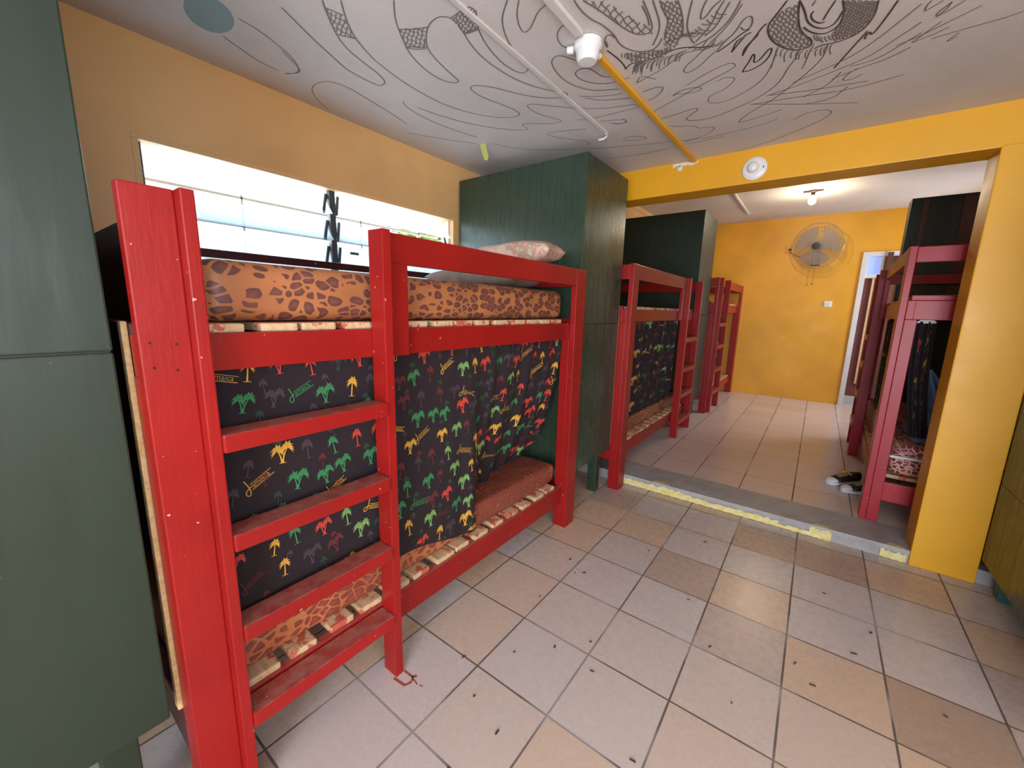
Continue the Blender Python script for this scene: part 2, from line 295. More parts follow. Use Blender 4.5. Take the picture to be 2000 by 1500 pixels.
# marker strokes on the ceiling: width; x,y points in millimetres
DRAW = ('34;-1664,814 -1689,862 -1720,923 -1753,990 -1790,1079 -1825,1158 -1829,1232 -1827,1306 -1813,1331 -1771,1326 -1747,1288 -1730,1239 -1712,1156 -1693,1095 -1665,1038 -1618,982 -1570,934 -1531,896 -1510,880|29;-1307,1022 -1370,1073 -1414,1123 -1457,1182 -1495,1238 -1523,1309 -1540,1395 -1536,1468 -1508,1510 -1479,1516 -1470,1495 -1459,1417 -1436,1323 -1407,1257 -1359,1211 -1314,1180 -1281,1168 -1247,1164 -1225,1173 -1206,1195 -1206,1232 -1228,1289 -1253,1356 -1268,1438 -1267,1532 -1253,1643 -1219,1739 -1170,1820 -1115,1877 -1120,1904 -1169,1902 -1242,1852 -1300,1781 -1338,1716 -1368,1656 -1405,1608 -1444,1576 -1475,1584 -1486,1635 -1474,1716 -1439,1816 -1421,1886 -1431,1940 -1486,1940 -1559,1891|30;-1458,917 -1498,951 -1539,989 -1589,1046 -1624,1107 -1660,1191|31;-1109,1222 -1143,1264 -1174,1314 -1199,1380 -1217,1459 -1223,1538 -1210,1612 -1183,1630 -1146,1607 -1135,1575 -1137,1513 -1127,1450 -1105,1387 -1082,1341 -1056,1302 -1015,1266 -987,1245|28;-955,1268 -991,1304 -1020,1350 -1036,1391 -1034,1411 -1008,1410 -965,1376 -930,1347 -886,1336 -868,1329|28;-1537,902 -1519,963|30;-1639,1004 -1599,1064|28;-1414,1123 -1379,1153 -1314,1180|30;-1483,1211 -1456,1244 -1417,1264|30;-1477,1206 -1409,1258|26;-1206,1195 -1112,1188 -1109,1222|28;-1228,1289 -1169,1299|28;-1222,1283 -1162,1292|30;-901,1662 -921,1684 -948,1688 -970,1651 -994,1605 -1025,1605 -1051,1633 -1069,1700 -1072,1784 -1049,1864 -1001,1935 -935,1970 -894,1989|31;-883,1870 -912,1858 -923,1826 -930,1771 -952,1745 -985,1742 -1007,1759 -1011,1808 -984,1862 -935,1910 -880,1924 -820,1921|28;-858,1336 -863,1393 -871,1459 -907,1463 -939,1489 -957,1534 -953,1577 -918,1601|21;-1660,1191 -1683,1280 -1699,1393 -1704,1508 -1696,1620 -1666,1721 -1620,1812 -1559,1891|21;-2037,1664 -1994,1465 -1974,1345 -1957,1256 -1970,1190 -1998,1153 -2071,1140 -2131,1158 -2209,1230 -2255,1313 -2288,1416|23;-1848,1484 -1875,1522 -1890,1594 -1898,1703 -1872,1858 -1824,2026|22;-1835,1572 -1799,1718 -1735,1865 -1644,1996 -1571,2073 -1510,2113 -1492,2097 -1498,2051 -1482,2029 -1436,2060 -1371,2108 -1293,2134 -1280,2111 -1315,2055 -1351,1969 -1354,1897 -1339,1868 -1311,1876 -1247,1945 -1147,2047 -1032,2125 -945,2149 -864,2182|24;-1217,2288 -1360,2228 -1425,2214 -1447,2229 -1422,2292 -1333,2398 -1278,2483 -1318,2490|25;-2135,1743 -2020,1928 -1893,2094|25;-1802,2154 -1740,2300 -1553,2441 -1249,2604|21;-1924,929 -1957,980 -1985,1024 -2011,1048 -2050,1046 -2084,1015|20;-1080,1941 -1019,1992 -941,2025 -899,2034|21;-1067,1971 -1012,2039 -918,2082 -872,2103|22;-1209,2164 -1106,2195 -967,2203 -874,2209|22;-1064,2314 -1023,2341 -982,2316 -1002,2290 -1108,2245|20;-1856,746 -1863,808 -1895,896 -1932,973 -1991,1034 -2042,1047 -2097,1016|21;-2023,751 -2055,826 -2091,907 -2089,990|35;-802,1374 -806,1433 -795,1495 -777,1530 -766,1585 -761,1625 -767,1672 -756,1720 -723,1770 -673,1791 -636,1763 -620,1735|34;-778,1392 -758,1446 -740,1511 -720,1593 -696,1657 -658,1684 -632,1666 -622,1615 -617,1564 -613,1507|33;-624,1529 -626,1590 -636,1639|34;-586,1525 -592,1582 -601,1652 -625,1707 -662,1758|33;-567,1539 -572,1596 -570,1651 -597,1702 -615,1751|34;-518,1573 -521,1631 -533,1699 -554,1768|35;-479,1600 -506,1663 -525,1717 -532,1771 -531,1822 -525,1839|34;-440,1627 -466,1670 -479,1715 -457,1708 -432,1673 -401,1654|34;-392,1661 -421,1701 -449,1758 -488,1801 -520,1830|35;-348,1692 -371,1736 -400,1780 -435,1814 -471,1838 -511,1849 -553,1859|35;-379,1680 -409,1731 -442,1785 -485,1816|36;-806,1848 -773,1823 -726,1841 -676,1846 -614,1831 -562,1840 -518,1877 -481,1889|34;-802,1634 -814,1679 -812,1641 -792,1603 -771,1605 -765,1634|37;-822,1688 -808,1755 -803,1819 -809,1854|34;-464,1935 -431,1891 -389,1858 -357,1799 -334,1788 -325,1810 -337,1859 -360,1866 -368,1837|36;-466,1947 -416,1915 -374,1880 -343,1866|36;-420,1979 -388,1934 -358,1891 -340,1891|36;-420,1979 -394,1916 -375,1905|37;-388,2029 -376,1982 -340,1941 -305,1881 -290,1868|37;-388,2029 -354,1957 -320,1918|39;-405,2155 -395,2130 -370,2086 -351,2034 -347,2057 -359,2108 -340,2106 -303,'
'2046 -286,2030 -294,2080 -323,2132 -372,2161 -405,2155|39;-223,1779 -240,1807 -263,1843 -288,1881 -291,1950 -276,2011 -245,2072 -206,2113 -166,2113 -159,2066 -186,2011 -197,1955 -197,1878 -190,1802|38;-75,1882 -68,1947 -76,2017 -101,2046 -127,2051 -164,2014 -184,1964|39;19,1948 17,2027 -3,2090 -36,2127 -77,2135 -99,2133 -132,2123 -155,2134|37;-190,1802 -177,1871 -173,1938 -153,1986 -122,2019 -91,2006 -73,1943|36;-152,1888 -162,1902 -158,1938 -137,1974 -122,1974|36;-94,1869 -113,1916 -127,1959|35;-147,1832 -157,1855|39;71,1984 49,2070 18,2164 10,2122 -3,2162 3,2172|40;4,2119 -42,2226 -89,2339|26;-808,1982 -775,1935 -726,2003|25;-808,1982 -754,1966 -675,1938 -619,1899 -565,1879|26;-346,1713 -403,1801 -470,1864 -544,1936 -596,1976 -613,2012 -596,2033 -547,2010 -486,1948 -464,1935|28;135,2049 99,2105 36,2201 -39,2283 -157,2341 -235,2372|28;152,2164 90,2238 19,2323 -95,2367 -224,2416 -345,2439|29;145,2328 78,2378 -5,2397 -94,2434|28;163,2240 120,2284 49,2358 -36,2360|31;-110,2126 -126,2224 -169,2300 -236,2390 -313,2491 -420,2571 -499,2664 -476,2680 -390,2663 -292,2634|30;-64,2388 -106,2478 -158,2517 -200,2547|31;-34,2545 -90,2642 -196,2633|29;10,2455 -18,2486 -62,2473 -39,2421 -11,2393|31;-403,2493 -228,2528 -26,2588 152,2560|30;-330,2439 -158,2498 34,2538|27;-808,2076 -763,2068 -724,2076 -724,2104 -775,2158 -822,2168|27;-706,2184 -681,2182 -625,2219 -574,2206 -584,2180 -627,2161 -676,2165 -705,2195|26;-885,2355 -836,2291 -733,2249 -617,2186 -508,2135 -432,2104 -418,2075 -437,2051 -494,2062 -566,2095 -628,2132|31;-822,2398 -727,2388 -644,2375 -637,2402 -686,2440 -722,2477 -696,2520 -610,2540 -492,2500 -383,2444 -288,2354 -241,2220|27;-154,2095 -172,2163 -192,2253 -199,2272|26;-193,2081 -214,2163 -256,2257|26;-267,2044 -283,2101 -303,2193|22;-511,2175 -475,2157 -443,2178 -440,2206 -494,2269 -559,2284 -580,2331 -575,2366 -516,2396 -415,2342 -336,2269 -293,2153 -267,2044|25;-255,2803 -198,2743 -124,2747 -88,2783 -94,2837 -147,2900 -245,2968 -383,3057 -554,3113|24;-816,2506 -769,2550 -693,2588 -693,2629 -649,2644 -610,2657 -623,2703 -692,2760 -799,2783|25;-1095,2524 -1039,2524 -972,2580 -979,2616 -1047,2603 -1096,2555|25;-1302,2587 -970,2703 -680,2798 -402,2782 -315,2737|26;-1316,2786 -1017,2846 -788,2822 -589,2828|24;-418,2483 -160,2657 16,2755|22;-1075,2293 -1013,2347 -986,2326 -997,2280|26;190,2068 173,2082 155,2096 150,2099 151,2066 159,2046|26;214,2090 207,2132 185,2158 187,2131 212,2095|26;247,2107 217,2138 186,2162|20;297,2168 258,2195 217,2224 161,2263 98,2287|20;143,2296 175,2249 207,2198|21;143,2296 195,2279 237,2253|21;417,2285 374,2297 289,2297 199,2306|21;272,2316 258,2338 244,2366 274,2341|23;-1524,951 -1524,956 -1522,960|23;-1550,916 -1551,921 -1554,926 -1555,931 -1553,935 -1550,939 -1547,943 -1547,947 -1549,953 -1551,958 -1552,963 -1550,967 -1546,971 -1544,975 -1544,980 -1546,986 -1549,991 -1549,996|23;-1578,946 -1575,950 -1575,955 -1577,960 -1580,965 -1581,970 -1578,975 -1575,979 -1572,983 -1572,988 -1575,993 -1578,999 -1578,1004 -1575,1008 -1571,1012 -1569,1017 -1570,1022|24;-1610,978 -1608,982 -1604,986 -1602,991 -1602,996 -1605,1001 -1607,1007 -1608,1012 -1605,1017 -1601,1021 -1599,1025 -1600,1031 -1603,1037 -1605,1043 -1605,1048 -1602,1052 -1598,1057|24;-1632,999 -1632,1004|24;-1571,1025 -1579,1029 -1587,1034 -1596,1039 -1605,1042|24;-1560,1005 -1569,1007 -1578,1010 -1586,1014 -1594,1019 -1602,1023 -1611,1026 -1621,1028|23;-1534,977 -1541,982 -1549,986 -1558,989 -1567,990 -1576,992 -1584,995 -1592,999 -1600,1004 -1609,1008 -1618,1011 -1627,1013|23;-1525,957 -1533,959 -1541,963 -1548,968 -1556,971 -1564,974 -1573,976 -1582,977 -1591,980 -1599,984 -1607,989 -1615,993 -1624,996|23;-1531,943 -1539,945 -1547,949 -1554,953 -1562,957 -1570,960 -1579,961 -1588,963 -1597,966|23;-1538,929 -1546,931 -1553,935 -1560,939 -1568,943 -1577,946|23;-1535,914 -1544,915 -1552,918|23;-1327,1174 -1322,1177 -1318,1181|23;-1359,1155 -1354,1159 -1350,1162 -1348,1167 -1349,1174 -1351,1180 -1349,1185 -1344,1189 -1340,1192|23;-1392,1137 -1387'
',1140 -1383,1144 -1381,1149 -1383,1155 -1384,1161 -1382,1166 -1377,1170 -1373,1173 -1371,1179 -1372,1185 -1374,1191 -1372,1197 -1367,1200 -1363,1204 -1361,1209|23;-1415,1125 -1414,1130 -1416,1137 -1417,1143 -1415,1147 -1410,1151 -1406,1155 -1405,1160 -1406,1166 -1407,1173 -1406,1178 -1401,1181 -1396,1185 -1395,1190 -1396,1197 -1397,1203 -1396,1209 -1391,1212 -1386,1216 -1385,1221 -1386,1228 -1387,1235|23;-1439,1158 -1434,1162 -1430,1166 -1429,1171 -1430,1178 -1432,1184 -1430,1189 -1425,1193 -1420,1197 -1419,1202 -1420,1209 -1422,1215 -1420,1221 -1416,1225 -1411,1228 -1409,1233 -1410,1240 -1412,1247 -1410,1253|24;-1455,1177 -1454,1183 -1455,1189 -1457,1196 -1455,1201 -1450,1205 -1445,1209 -1444,1214 -1445,1221 -1447,1228 -1446,1233 -1441,1237 -1436,1241 -1434,1246|23;-1335,1193 -1342,1197|23;-1370,1218 -1379,1221 -1387,1226 -1393,1233 -1400,1240 -1407,1245 -1416,1249 -1426,1252|23;-1328,1174 -1336,1177 -1344,1180 -1351,1185 -1357,1191 -1363,1197 -1371,1202 -1379,1205 -1388,1208 -1396,1213 -1402,1220 -1409,1226 -1417,1231 -1426,1235 -1435,1238|23;-1345,1164 -1353,1167 -1360,1172 -1366,1178 -1373,1184 -1380,1189 -1388,1192 -1397,1195 -1405,1200 -1411,1206 -1418,1213 -1426,1218 -1435,1221 -1444,1225 -1452,1229|23;-1362,1155 -1369,1159 -1375,1165 -1381,1171 -1389,1176 -1397,1179 -1406,1182 -1414,1187 -1421,1193 -1427,1199 -1435,1204 -1444,1208 -1453,1211 -1462,1216 -1469,1222|23;-1378,1146 -1384,1152 -1390,1158 -1398,1163 -1406,1166 -1415,1169 -1423,1173 -1430,1180 -1436,1186 -1444,1191 -1453,1194 -1462,1197 -1471,1202 -1478,1209|23;-1393,1140 -1399,1146 -1407,1150 -1415,1153 -1424,1156 -1432,1160 -1439,1167 -1445,1173 -1453,1178|23;-1408,1133 -1415,1137 -1424,1140|21;-1113,1202 -1112,1207|21;-1109,1218 -1113,1224|21;-1124,1194 -1128,1200 -1130,1206 -1129,1211 -1126,1216 -1126,1222 -1129,1229 -1132,1235 -1132,1241 -1130,1246|22;-1139,1192 -1141,1197 -1144,1204 -1147,1210 -1145,1215 -1143,1221 -1143,1226 -1146,1233 -1149,1239 -1149,1245 -1147,1250 -1146,1256 -1148,1263 -1152,1270 -1153,1276|22;-1156,1195 -1157,1201 -1161,1208 -1164,1214 -1163,1220 -1160,1225 -1160,1230 -1163,1237 -1167,1244 -1167,1250 -1164,1255 -1163,1261 -1166,1267 -1170,1274 -1171,1281 -1169,1286 -1167,1292|22;-1175,1194 -1173,1199 -1175,1205 -1178,1212 -1181,1218 -1180,1224 -1178,1229 -1178,1235 -1181,1241 -1185,1248 -1185,1254 -1182,1260 -1181,1265 -1184,1272 -1188,1279 -1189,1286 -1187,1291|22;-1193,1198 -1191,1203 -1192,1209 -1196,1216 -1199,1222 -1198,1228 -1195,1233 -1195,1239 -1199,1246 -1203,1253 -1203,1259 -1200,1264 -1199,1270 -1202,1277 -1206,1284 -1208,1291|22;-1209,1207 -1210,1213|22;-1213,1238 -1214,1244 -1217,1251 -1221,1258 -1221,1264 -1219,1269 -1218,1275 -1221,1282|22;-1160,1280 -1166,1283 -1173,1289 -1180,1294 -1187,1296|22;-1134,1255 -1141,1260 -1147,1264 -1154,1265 -1161,1265 -1168,1268 -1174,1273 -1181,1278 -1188,1280 -1195,1280 -1203,1282 -1210,1287|22;-1123,1235 -1130,1236 -1136,1240 -1142,1245 -1149,1249 -1155,1250 -1162,1250 -1169,1253 -1176,1258 -1182,1263 -1189,1265 -1197,1265 -1204,1266 -1211,1271 -1218,1277 -1225,1280|22;-1112,1218 -1118,1221 -1124,1221 -1131,1222 -1137,1225 -1144,1231 -1150,1234 -1157,1235 -1164,1235 -1170,1238 -1177,1243 -1184,1248 -1190,1249 -1198,1249 -1205,1251 -1212,1256 -1218,1261|22;-1113,1204 -1119,1207 -1126,1207 -1133,1207 -1139,1211 -1145,1216 -1151,1220 -1158,1220 -1165,1220 -1172,1223 -1178,1228 -1185,1233 -1192,1234 -1199,1234 -1206,1236 -1212,1241|22;-1115,1190 -1121,1193 -1128,1193 -1134,1193 -1140,1197 -1146,1202 -1153,1205 -1159,1206 -1166,1206 -1173,1209 -1179,1214 -1186,1218 -1193,1220 -1200,1219 -1207,1221 -1213,1226|22;-1174,1194 -1180,1199 -1187,1204 -1194,1205 -1201,1205 -1208,1206|28;-650,1620 -650,1628 -648,1635 -647,1643 -645,1650 -643,1657 -642,1665 -642,1673 -642,1682 -643,1691|28;-678,1548 -678,1556 -679,1564 -678,1571 -677,1578 -675,1585 -673,1592 -672,1599 -671,1606 -672,1614 -673,1623 -673,1631 -673,1639 -672,1647 -671,1654 -669,1661 -667,1669 -666,1677|27;-704,1474 -704,1481 -705,14'
'88 -706,1495 -706,1502 -706,1509 -705,1516 -703,1523 -702,1529 -700,1536 -700,1543 -700,1550 -701,1558 -702,1566 -702,1574 -702,1581 -700,1588 -699,1595 -697,1602 -696,1609 -695,1617 -696,1625 -697,1634 -698,1642|27;-731,1430 -732,1437 -732,1444 -733,1450 -732,1457 -731,1463 -729,1469 -728,1475 -727,1482 -727,1489 -728,1496 -729,1504 -730,1511 -730,1518 -729,1525 -727,1532 -725,1538 -724,1545 -724,1552 -724,1560 -725,1568|26;-755,1412 -754,1418 -753,1424 -753,1431 -754,1437 -755,1444 -756,1451 -756,1458 -756,1465|28;-641,1667 -645,1673 -649,1678 -654,1683|28;-648,1632 -652,1638 -657,1643 -661,1648 -666,1651 -672,1653 -677,1655 -682,1657 -687,1660|28;-659,1604 -663,1609 -668,1613 -673,1616 -678,1618 -684,1620 -689,1622 -694,1625 -699,1630|28;-670,1576 -675,1580 -680,1583 -685,1585 -690,1586 -695,1588 -700,1591 -705,1596 -710,1601|27;-681,1548 -686,1551 -691,1552 -696,1554 -701,1556 -706,1558 -711,1562 -716,1567 -720,1573|27;-687,1517 -692,1519 -697,1521 -702,1522 -707,1524 -712,1526 -717,1530 -722,1535 -726,1540 -731,1545|27;-698,1489 -703,1490 -708,1491 -713,1493 -718,1496 -723,1499 -727,1504 -732,1509 -737,1513|27;-709,1461 -714,1462 -719,1463 -724,1465 -728,1469 -733,1473 -737,1478 -742,1482 -747,1485|26;-720,1433 -725,1434 -729,1436 -734,1440 -738,1444 -743,1448 -747,1452 -752,1455 -757,1457|26;-748,1419 -753,1423 -757,1426 -762,1428|26;-767,1399 -772,1400|27;-526,1568 -525,1575 -524,1583 -522,1589|27;-549,1552 -548,1559 -546,1564 -542,1569 -539,1574 -537,1580 -536,1587 -535,1595 -533,1601 -529,1606 -525,1610 -523,1616 -522,1624|27;-570,1540 -566,1545 -563,1549 -561,1556 -561,1563 -560,1570 -557,1576 -554,1581 -550,1585 -548,1592 -547,1600 -547,1607 -544,1613 -541,1618 -537,1623 -535,1629 -534,1637 -533,1645 -531,1652 -527,1657|28;-573,1567 -572,1575 -572,1582 -569,1588 -565,1593 -562,1598 -560,1604 -559,1612 -558,1620 -556,1626 -552,1631 -549,1636 -546,1642 -546,1650 -545,1658 -543,1665 -539,1670 -535,1675 -533,1681 -532,1690|28;-574,1610 -572,1617 -571,1625 -571,1633 -568,1639 -564,1644 -561,1649 -558,1655 -558,1664 -557,1672 -555,1679 -551,1684 -547,1689 -545,1695 -544,1704 -543,1713 -541,1720|28;-573,1662 -571,1669 -570,1677 -569,1686 -567,1693 -563,1698 -559,1703 -557,1710 -556,1718 -555,1727 -553,1735 -549,1740|29;-583,1683 -583,1692 -582,1700 -580,1707 -576,1712 -572,1718 -570,1724 -569,1733 -568,1742 -566,1750 -562,1755 -558,1760 -555,1767|29;-596,1706 -595,1715 -593,1722 -589,1727 -585,1732 -583,1739 -582,1749 -581,1758 -579,1765 -575,1771 -571,1776 -568,1783|29;-609,1730 -606,1737 -602,1743 -598,1748 -596,1755 -595,1764 -595,1774 -593,1781 -589,1787 -584,1792 -582,1799 -581,1809|29;-616,1758 -612,1764 -610,1771 -609,1780 -608,1790 -606,1798 -602,1804|30;-626,1780 -624,1787|29;-544,1729 -548,1735 -550,1743 -553,1752 -557,1758 -562,1762 -567,1766 -571,1772 -574,1781 -576,1790 -580,1797 -585,1802 -590,1806|29;-527,1672 -532,1676 -535,1681 -538,1689 -540,1697 -544,1703 -548,1707 -553,1711 -557,1716 -560,1725 -562,1733 -566,1740 -571,1744 -576,1748 -580,1754 -583,1762 -586,1771 -589,1778 -594,1783 -600,1787 -604,1793 -607,1802|28;-523,1632 -526,1639 -528,1647 -532,1652 -536,1655 -541,1659 -544,1664 -547,1672 -549,1680 -553,1686 -557,1689 -562,1693 -566,1699 -569,1707 -571,1715 -575,1721 -580,1725 -585,1729 -589,1735 -592,1743 -595,1752 -599,1759 -604,1763 -609,1767 -614,1773 -617,1782 -620,1792|28;-525,1607 -529,1610 -532,1615 -534,1623 -537,1630 -540,1635 -545,1638 -549,1642 -553,1647 -555,1655 -558,1663 -562,1668 -566,1672 -571,1675 -575,1681 -578,1689 -580,1697 -584,1703 -589,1707 -594,1711 -598,1717 -601,1725 -604,1733 -608,1740 -613,1745|27;-523,1576 -525,1583 -529,1588 -533,1591 -538,1594 -541,1599 -543,1606 -545,1613 -549,1619 -554,1622 -558,1625 -562,1630 -564,1638 -567,1646 -570,1651|27;-534,1567 -537,1572 -542,1575 -546,1578 -549,1583 -552,1590 -554,1597 -558,1602 -562,1605 -567,1608 -570,1614 -573,1621|27;-546,1556 -550,1559 -554,1562 -558,1567 -560,1574 -563,1581 -566,1586 -571,1589|27;-563,1547 -566,1552 -'
'568,1558 -571,1565|30;-600,1806 -595,1808 -591,1812|30;-625,1807 -622,1815 -619,1823 -616,1829 -611,1831|30;-679,1789 -675,1794 -669,1796 -664,1798 -660,1803 -657,1811 -655,1819 -651,1824 -645,1826 -640,1828 -636,1832 -633,1840|30;-720,1768 -717,1776 -715,1784 -711,1789 -705,1791 -700,1793 -696,1798 -693,1806 -691,1814 -687,1819 -681,1821 -675,1823 -671,1828 -669,1836 -666,1845 -662,1850 -657,1852 -651,1854 -647,1858|30;-775,1749 -771,1753 -765,1755 -760,1757 -756,1763 -754,1771 -751,1779 -747,1784 -741,1785 -736,1787 -732,1793 -730,1801 -727,1809 -723,1814 -717,1816 -712,1818 -708,1823 -705,1832 -703,1840 -699,1845 -693,1847 -687,1849 -683,1854|30;-779,1780 -773,1782 -769,1788 -767,1796 -765,1804 -760,1809 -754,1811 -749,1813 -745,1818 -743,1827 -740,1835 -736,1840 -730,1842 -724,1844|30;-595,1812 -597,1821|30;-611,1811 -612,1821 -613,1832|30;-626,1811 -627,1821 -630,1831 -634,1839 -639,1847|30;-641,1811 -643,1820 -648,1828 -653,1836 -656,1845 -657,1856|30;-654,1801 -657,1810 -662,1818 -667,1826 -670,1835 -671,1846 -673,1857|30;-668,1790 -671,1799 -676,1807 -681,1815 -684,1824 -686,1835 -687,1846|30;-685,1789 -690,1797 -695,1805 -698,1814 -700,1824 -701,1835 -704,1845|30;-699,1779 -704,1786 -709,1794 -712,1803 -714,1814 -715,1824 -719,1834 -724,1842|30;-718,1776 -723,1784 -726,1793 -728,1803 -730,1814 -733,1823 -738,1832 -744,1840|30;-732,1766 -737,1773 -740,1782 -742,1793 -744,1803 -747,1813 -753,1821 -758,1829|30;-745,1755 -751,1763 -754,1772 -756,1782 -758,1792 -762,1802 -767,1810 -773,1818|30;-759,1745 -765,1752 -768,1761 -770,1771 -772,1782 -776,1791|26;-205,1818 -201,1823 -198,1831 -197,1839|26;-220,1818 -217,1825 -213,1830 -209,1836 -207,1843 -205,1852 -203,1861 -200,1869 -196,1874|26;-230,1822 -229,1831 -226,1838 -222,1843 -218,1849 -215,1857 -214,1866 -212,1875 -209,1882 -205,1888 -201,1894 -198,1902|27;-241,1826 -239,1835 -237,1844 -234,1851 -230,1857 -227,1862 -224,1870 -222,1879 -220,1889 -218,1896 -214,1902 -210,1908 -207,1916 -205,1925 -203,1935 -200,1943|27;-249,1839 -248,1848 -246,1857 -243,1864 -239,1870 -236,1876 -233,1884 -231,1893 -229,1903 -226,1910 -222,1916 -218,1922 -216,1930 -214,1940 -212,1950 -209,1958 -205,1964 -201,1970 -198,1978 -196,1989 -194,1999 -191,2008 -187,2014 -182,2020 -179,2029 -177,2039 -175,2050 -172,2059 -168,2066 -163,2072|28;-261,1845 -259,1852 -257,1862 -255,1871 -252,1878 -248,1884 -245,1890 -242,1898 -240,1908 -239,1917 -236,1925 -232,1931 -228,1937 -225,1945 -223,1955 -221,1965 -218,1973 -214,1980 -210,1986 -207,1994 -205,2005 -203,2015 -200,2024 -196,2031 -191,2037 -188,2045 -186,2056 -184,2067 -181,2076 -177,2083 -172,2090 -169,2098 -166,2109|28;-270,1858 -268,1866 -266,1875 -265,1885 -262,1892 -258,1898 -254,1904 -251,1912 -250,1922 -248,1932 -245,1940 -241,1946 -237,1952 -234,1960 -232,1971 -230,1981 -227,1989 -223,1996 -219,2002 -216,2010 -214,2021 -212,2032 -209,2041 -205,2047 -201,2054 -197,2062 -195,2073 -193,2084 -190,2094 -186,2101 -181,2108 -178,2116|28;-280,1872 -277,1880 -276,1890 -274,1899 -271,1907 -267,1913 -263,1919 -261,1927 -259,1937 -257,1947 -255,1955 -250,1961 -246,1968 -243,1976 -242,1986 -240,1997 -237,2005 -233,2012 -228,2018 -225,2027 -223,2038 -222,2049 -219,2058 -214,2065 -210,2071 -207,2080 -205,2091|28;-287,1894 -286,1904 -284,1914 -281,1921 -277,1927 -273,1934 -270,1942 -269,1952 -267,1962 -264,1971 -260,1977 -256,1983 -253,1992 -251,2002 -250,2013 -247,2022 -242,2029 -238,2035 -235,2044 -233,2055 -231,2066 -228,2075 -224,2082 -220,2089|28;-287,1943 -283,1949 -280,1958 -279,1968 -277,1978 -274,1987 -270,1993 -266,2000 -263,2008 -261,2019 -260,2030 -257,2039 -252,2046 -248,2052 -245,2061 -243,2072|29;-167,2059 -171,2063 -173,2070 -174,2080 -175,2090 -177,2098 -181,2103 -185,2107|29;-174,2032 -178,2036 -182,2040 -184,2047 -185,2057 -186,2067 -189,2075 -192,2079 -196,2083 -199,2090 -200,2100|28;-183,2003 -185,2010 -189,2014 -193,2018 -195,2024 -196,2034 -197,2044 -200,2051 -203,2056 -207,2060 -210,2067 -212,2077 -213,2087|28;-192,1972 -193,1981 -196,'
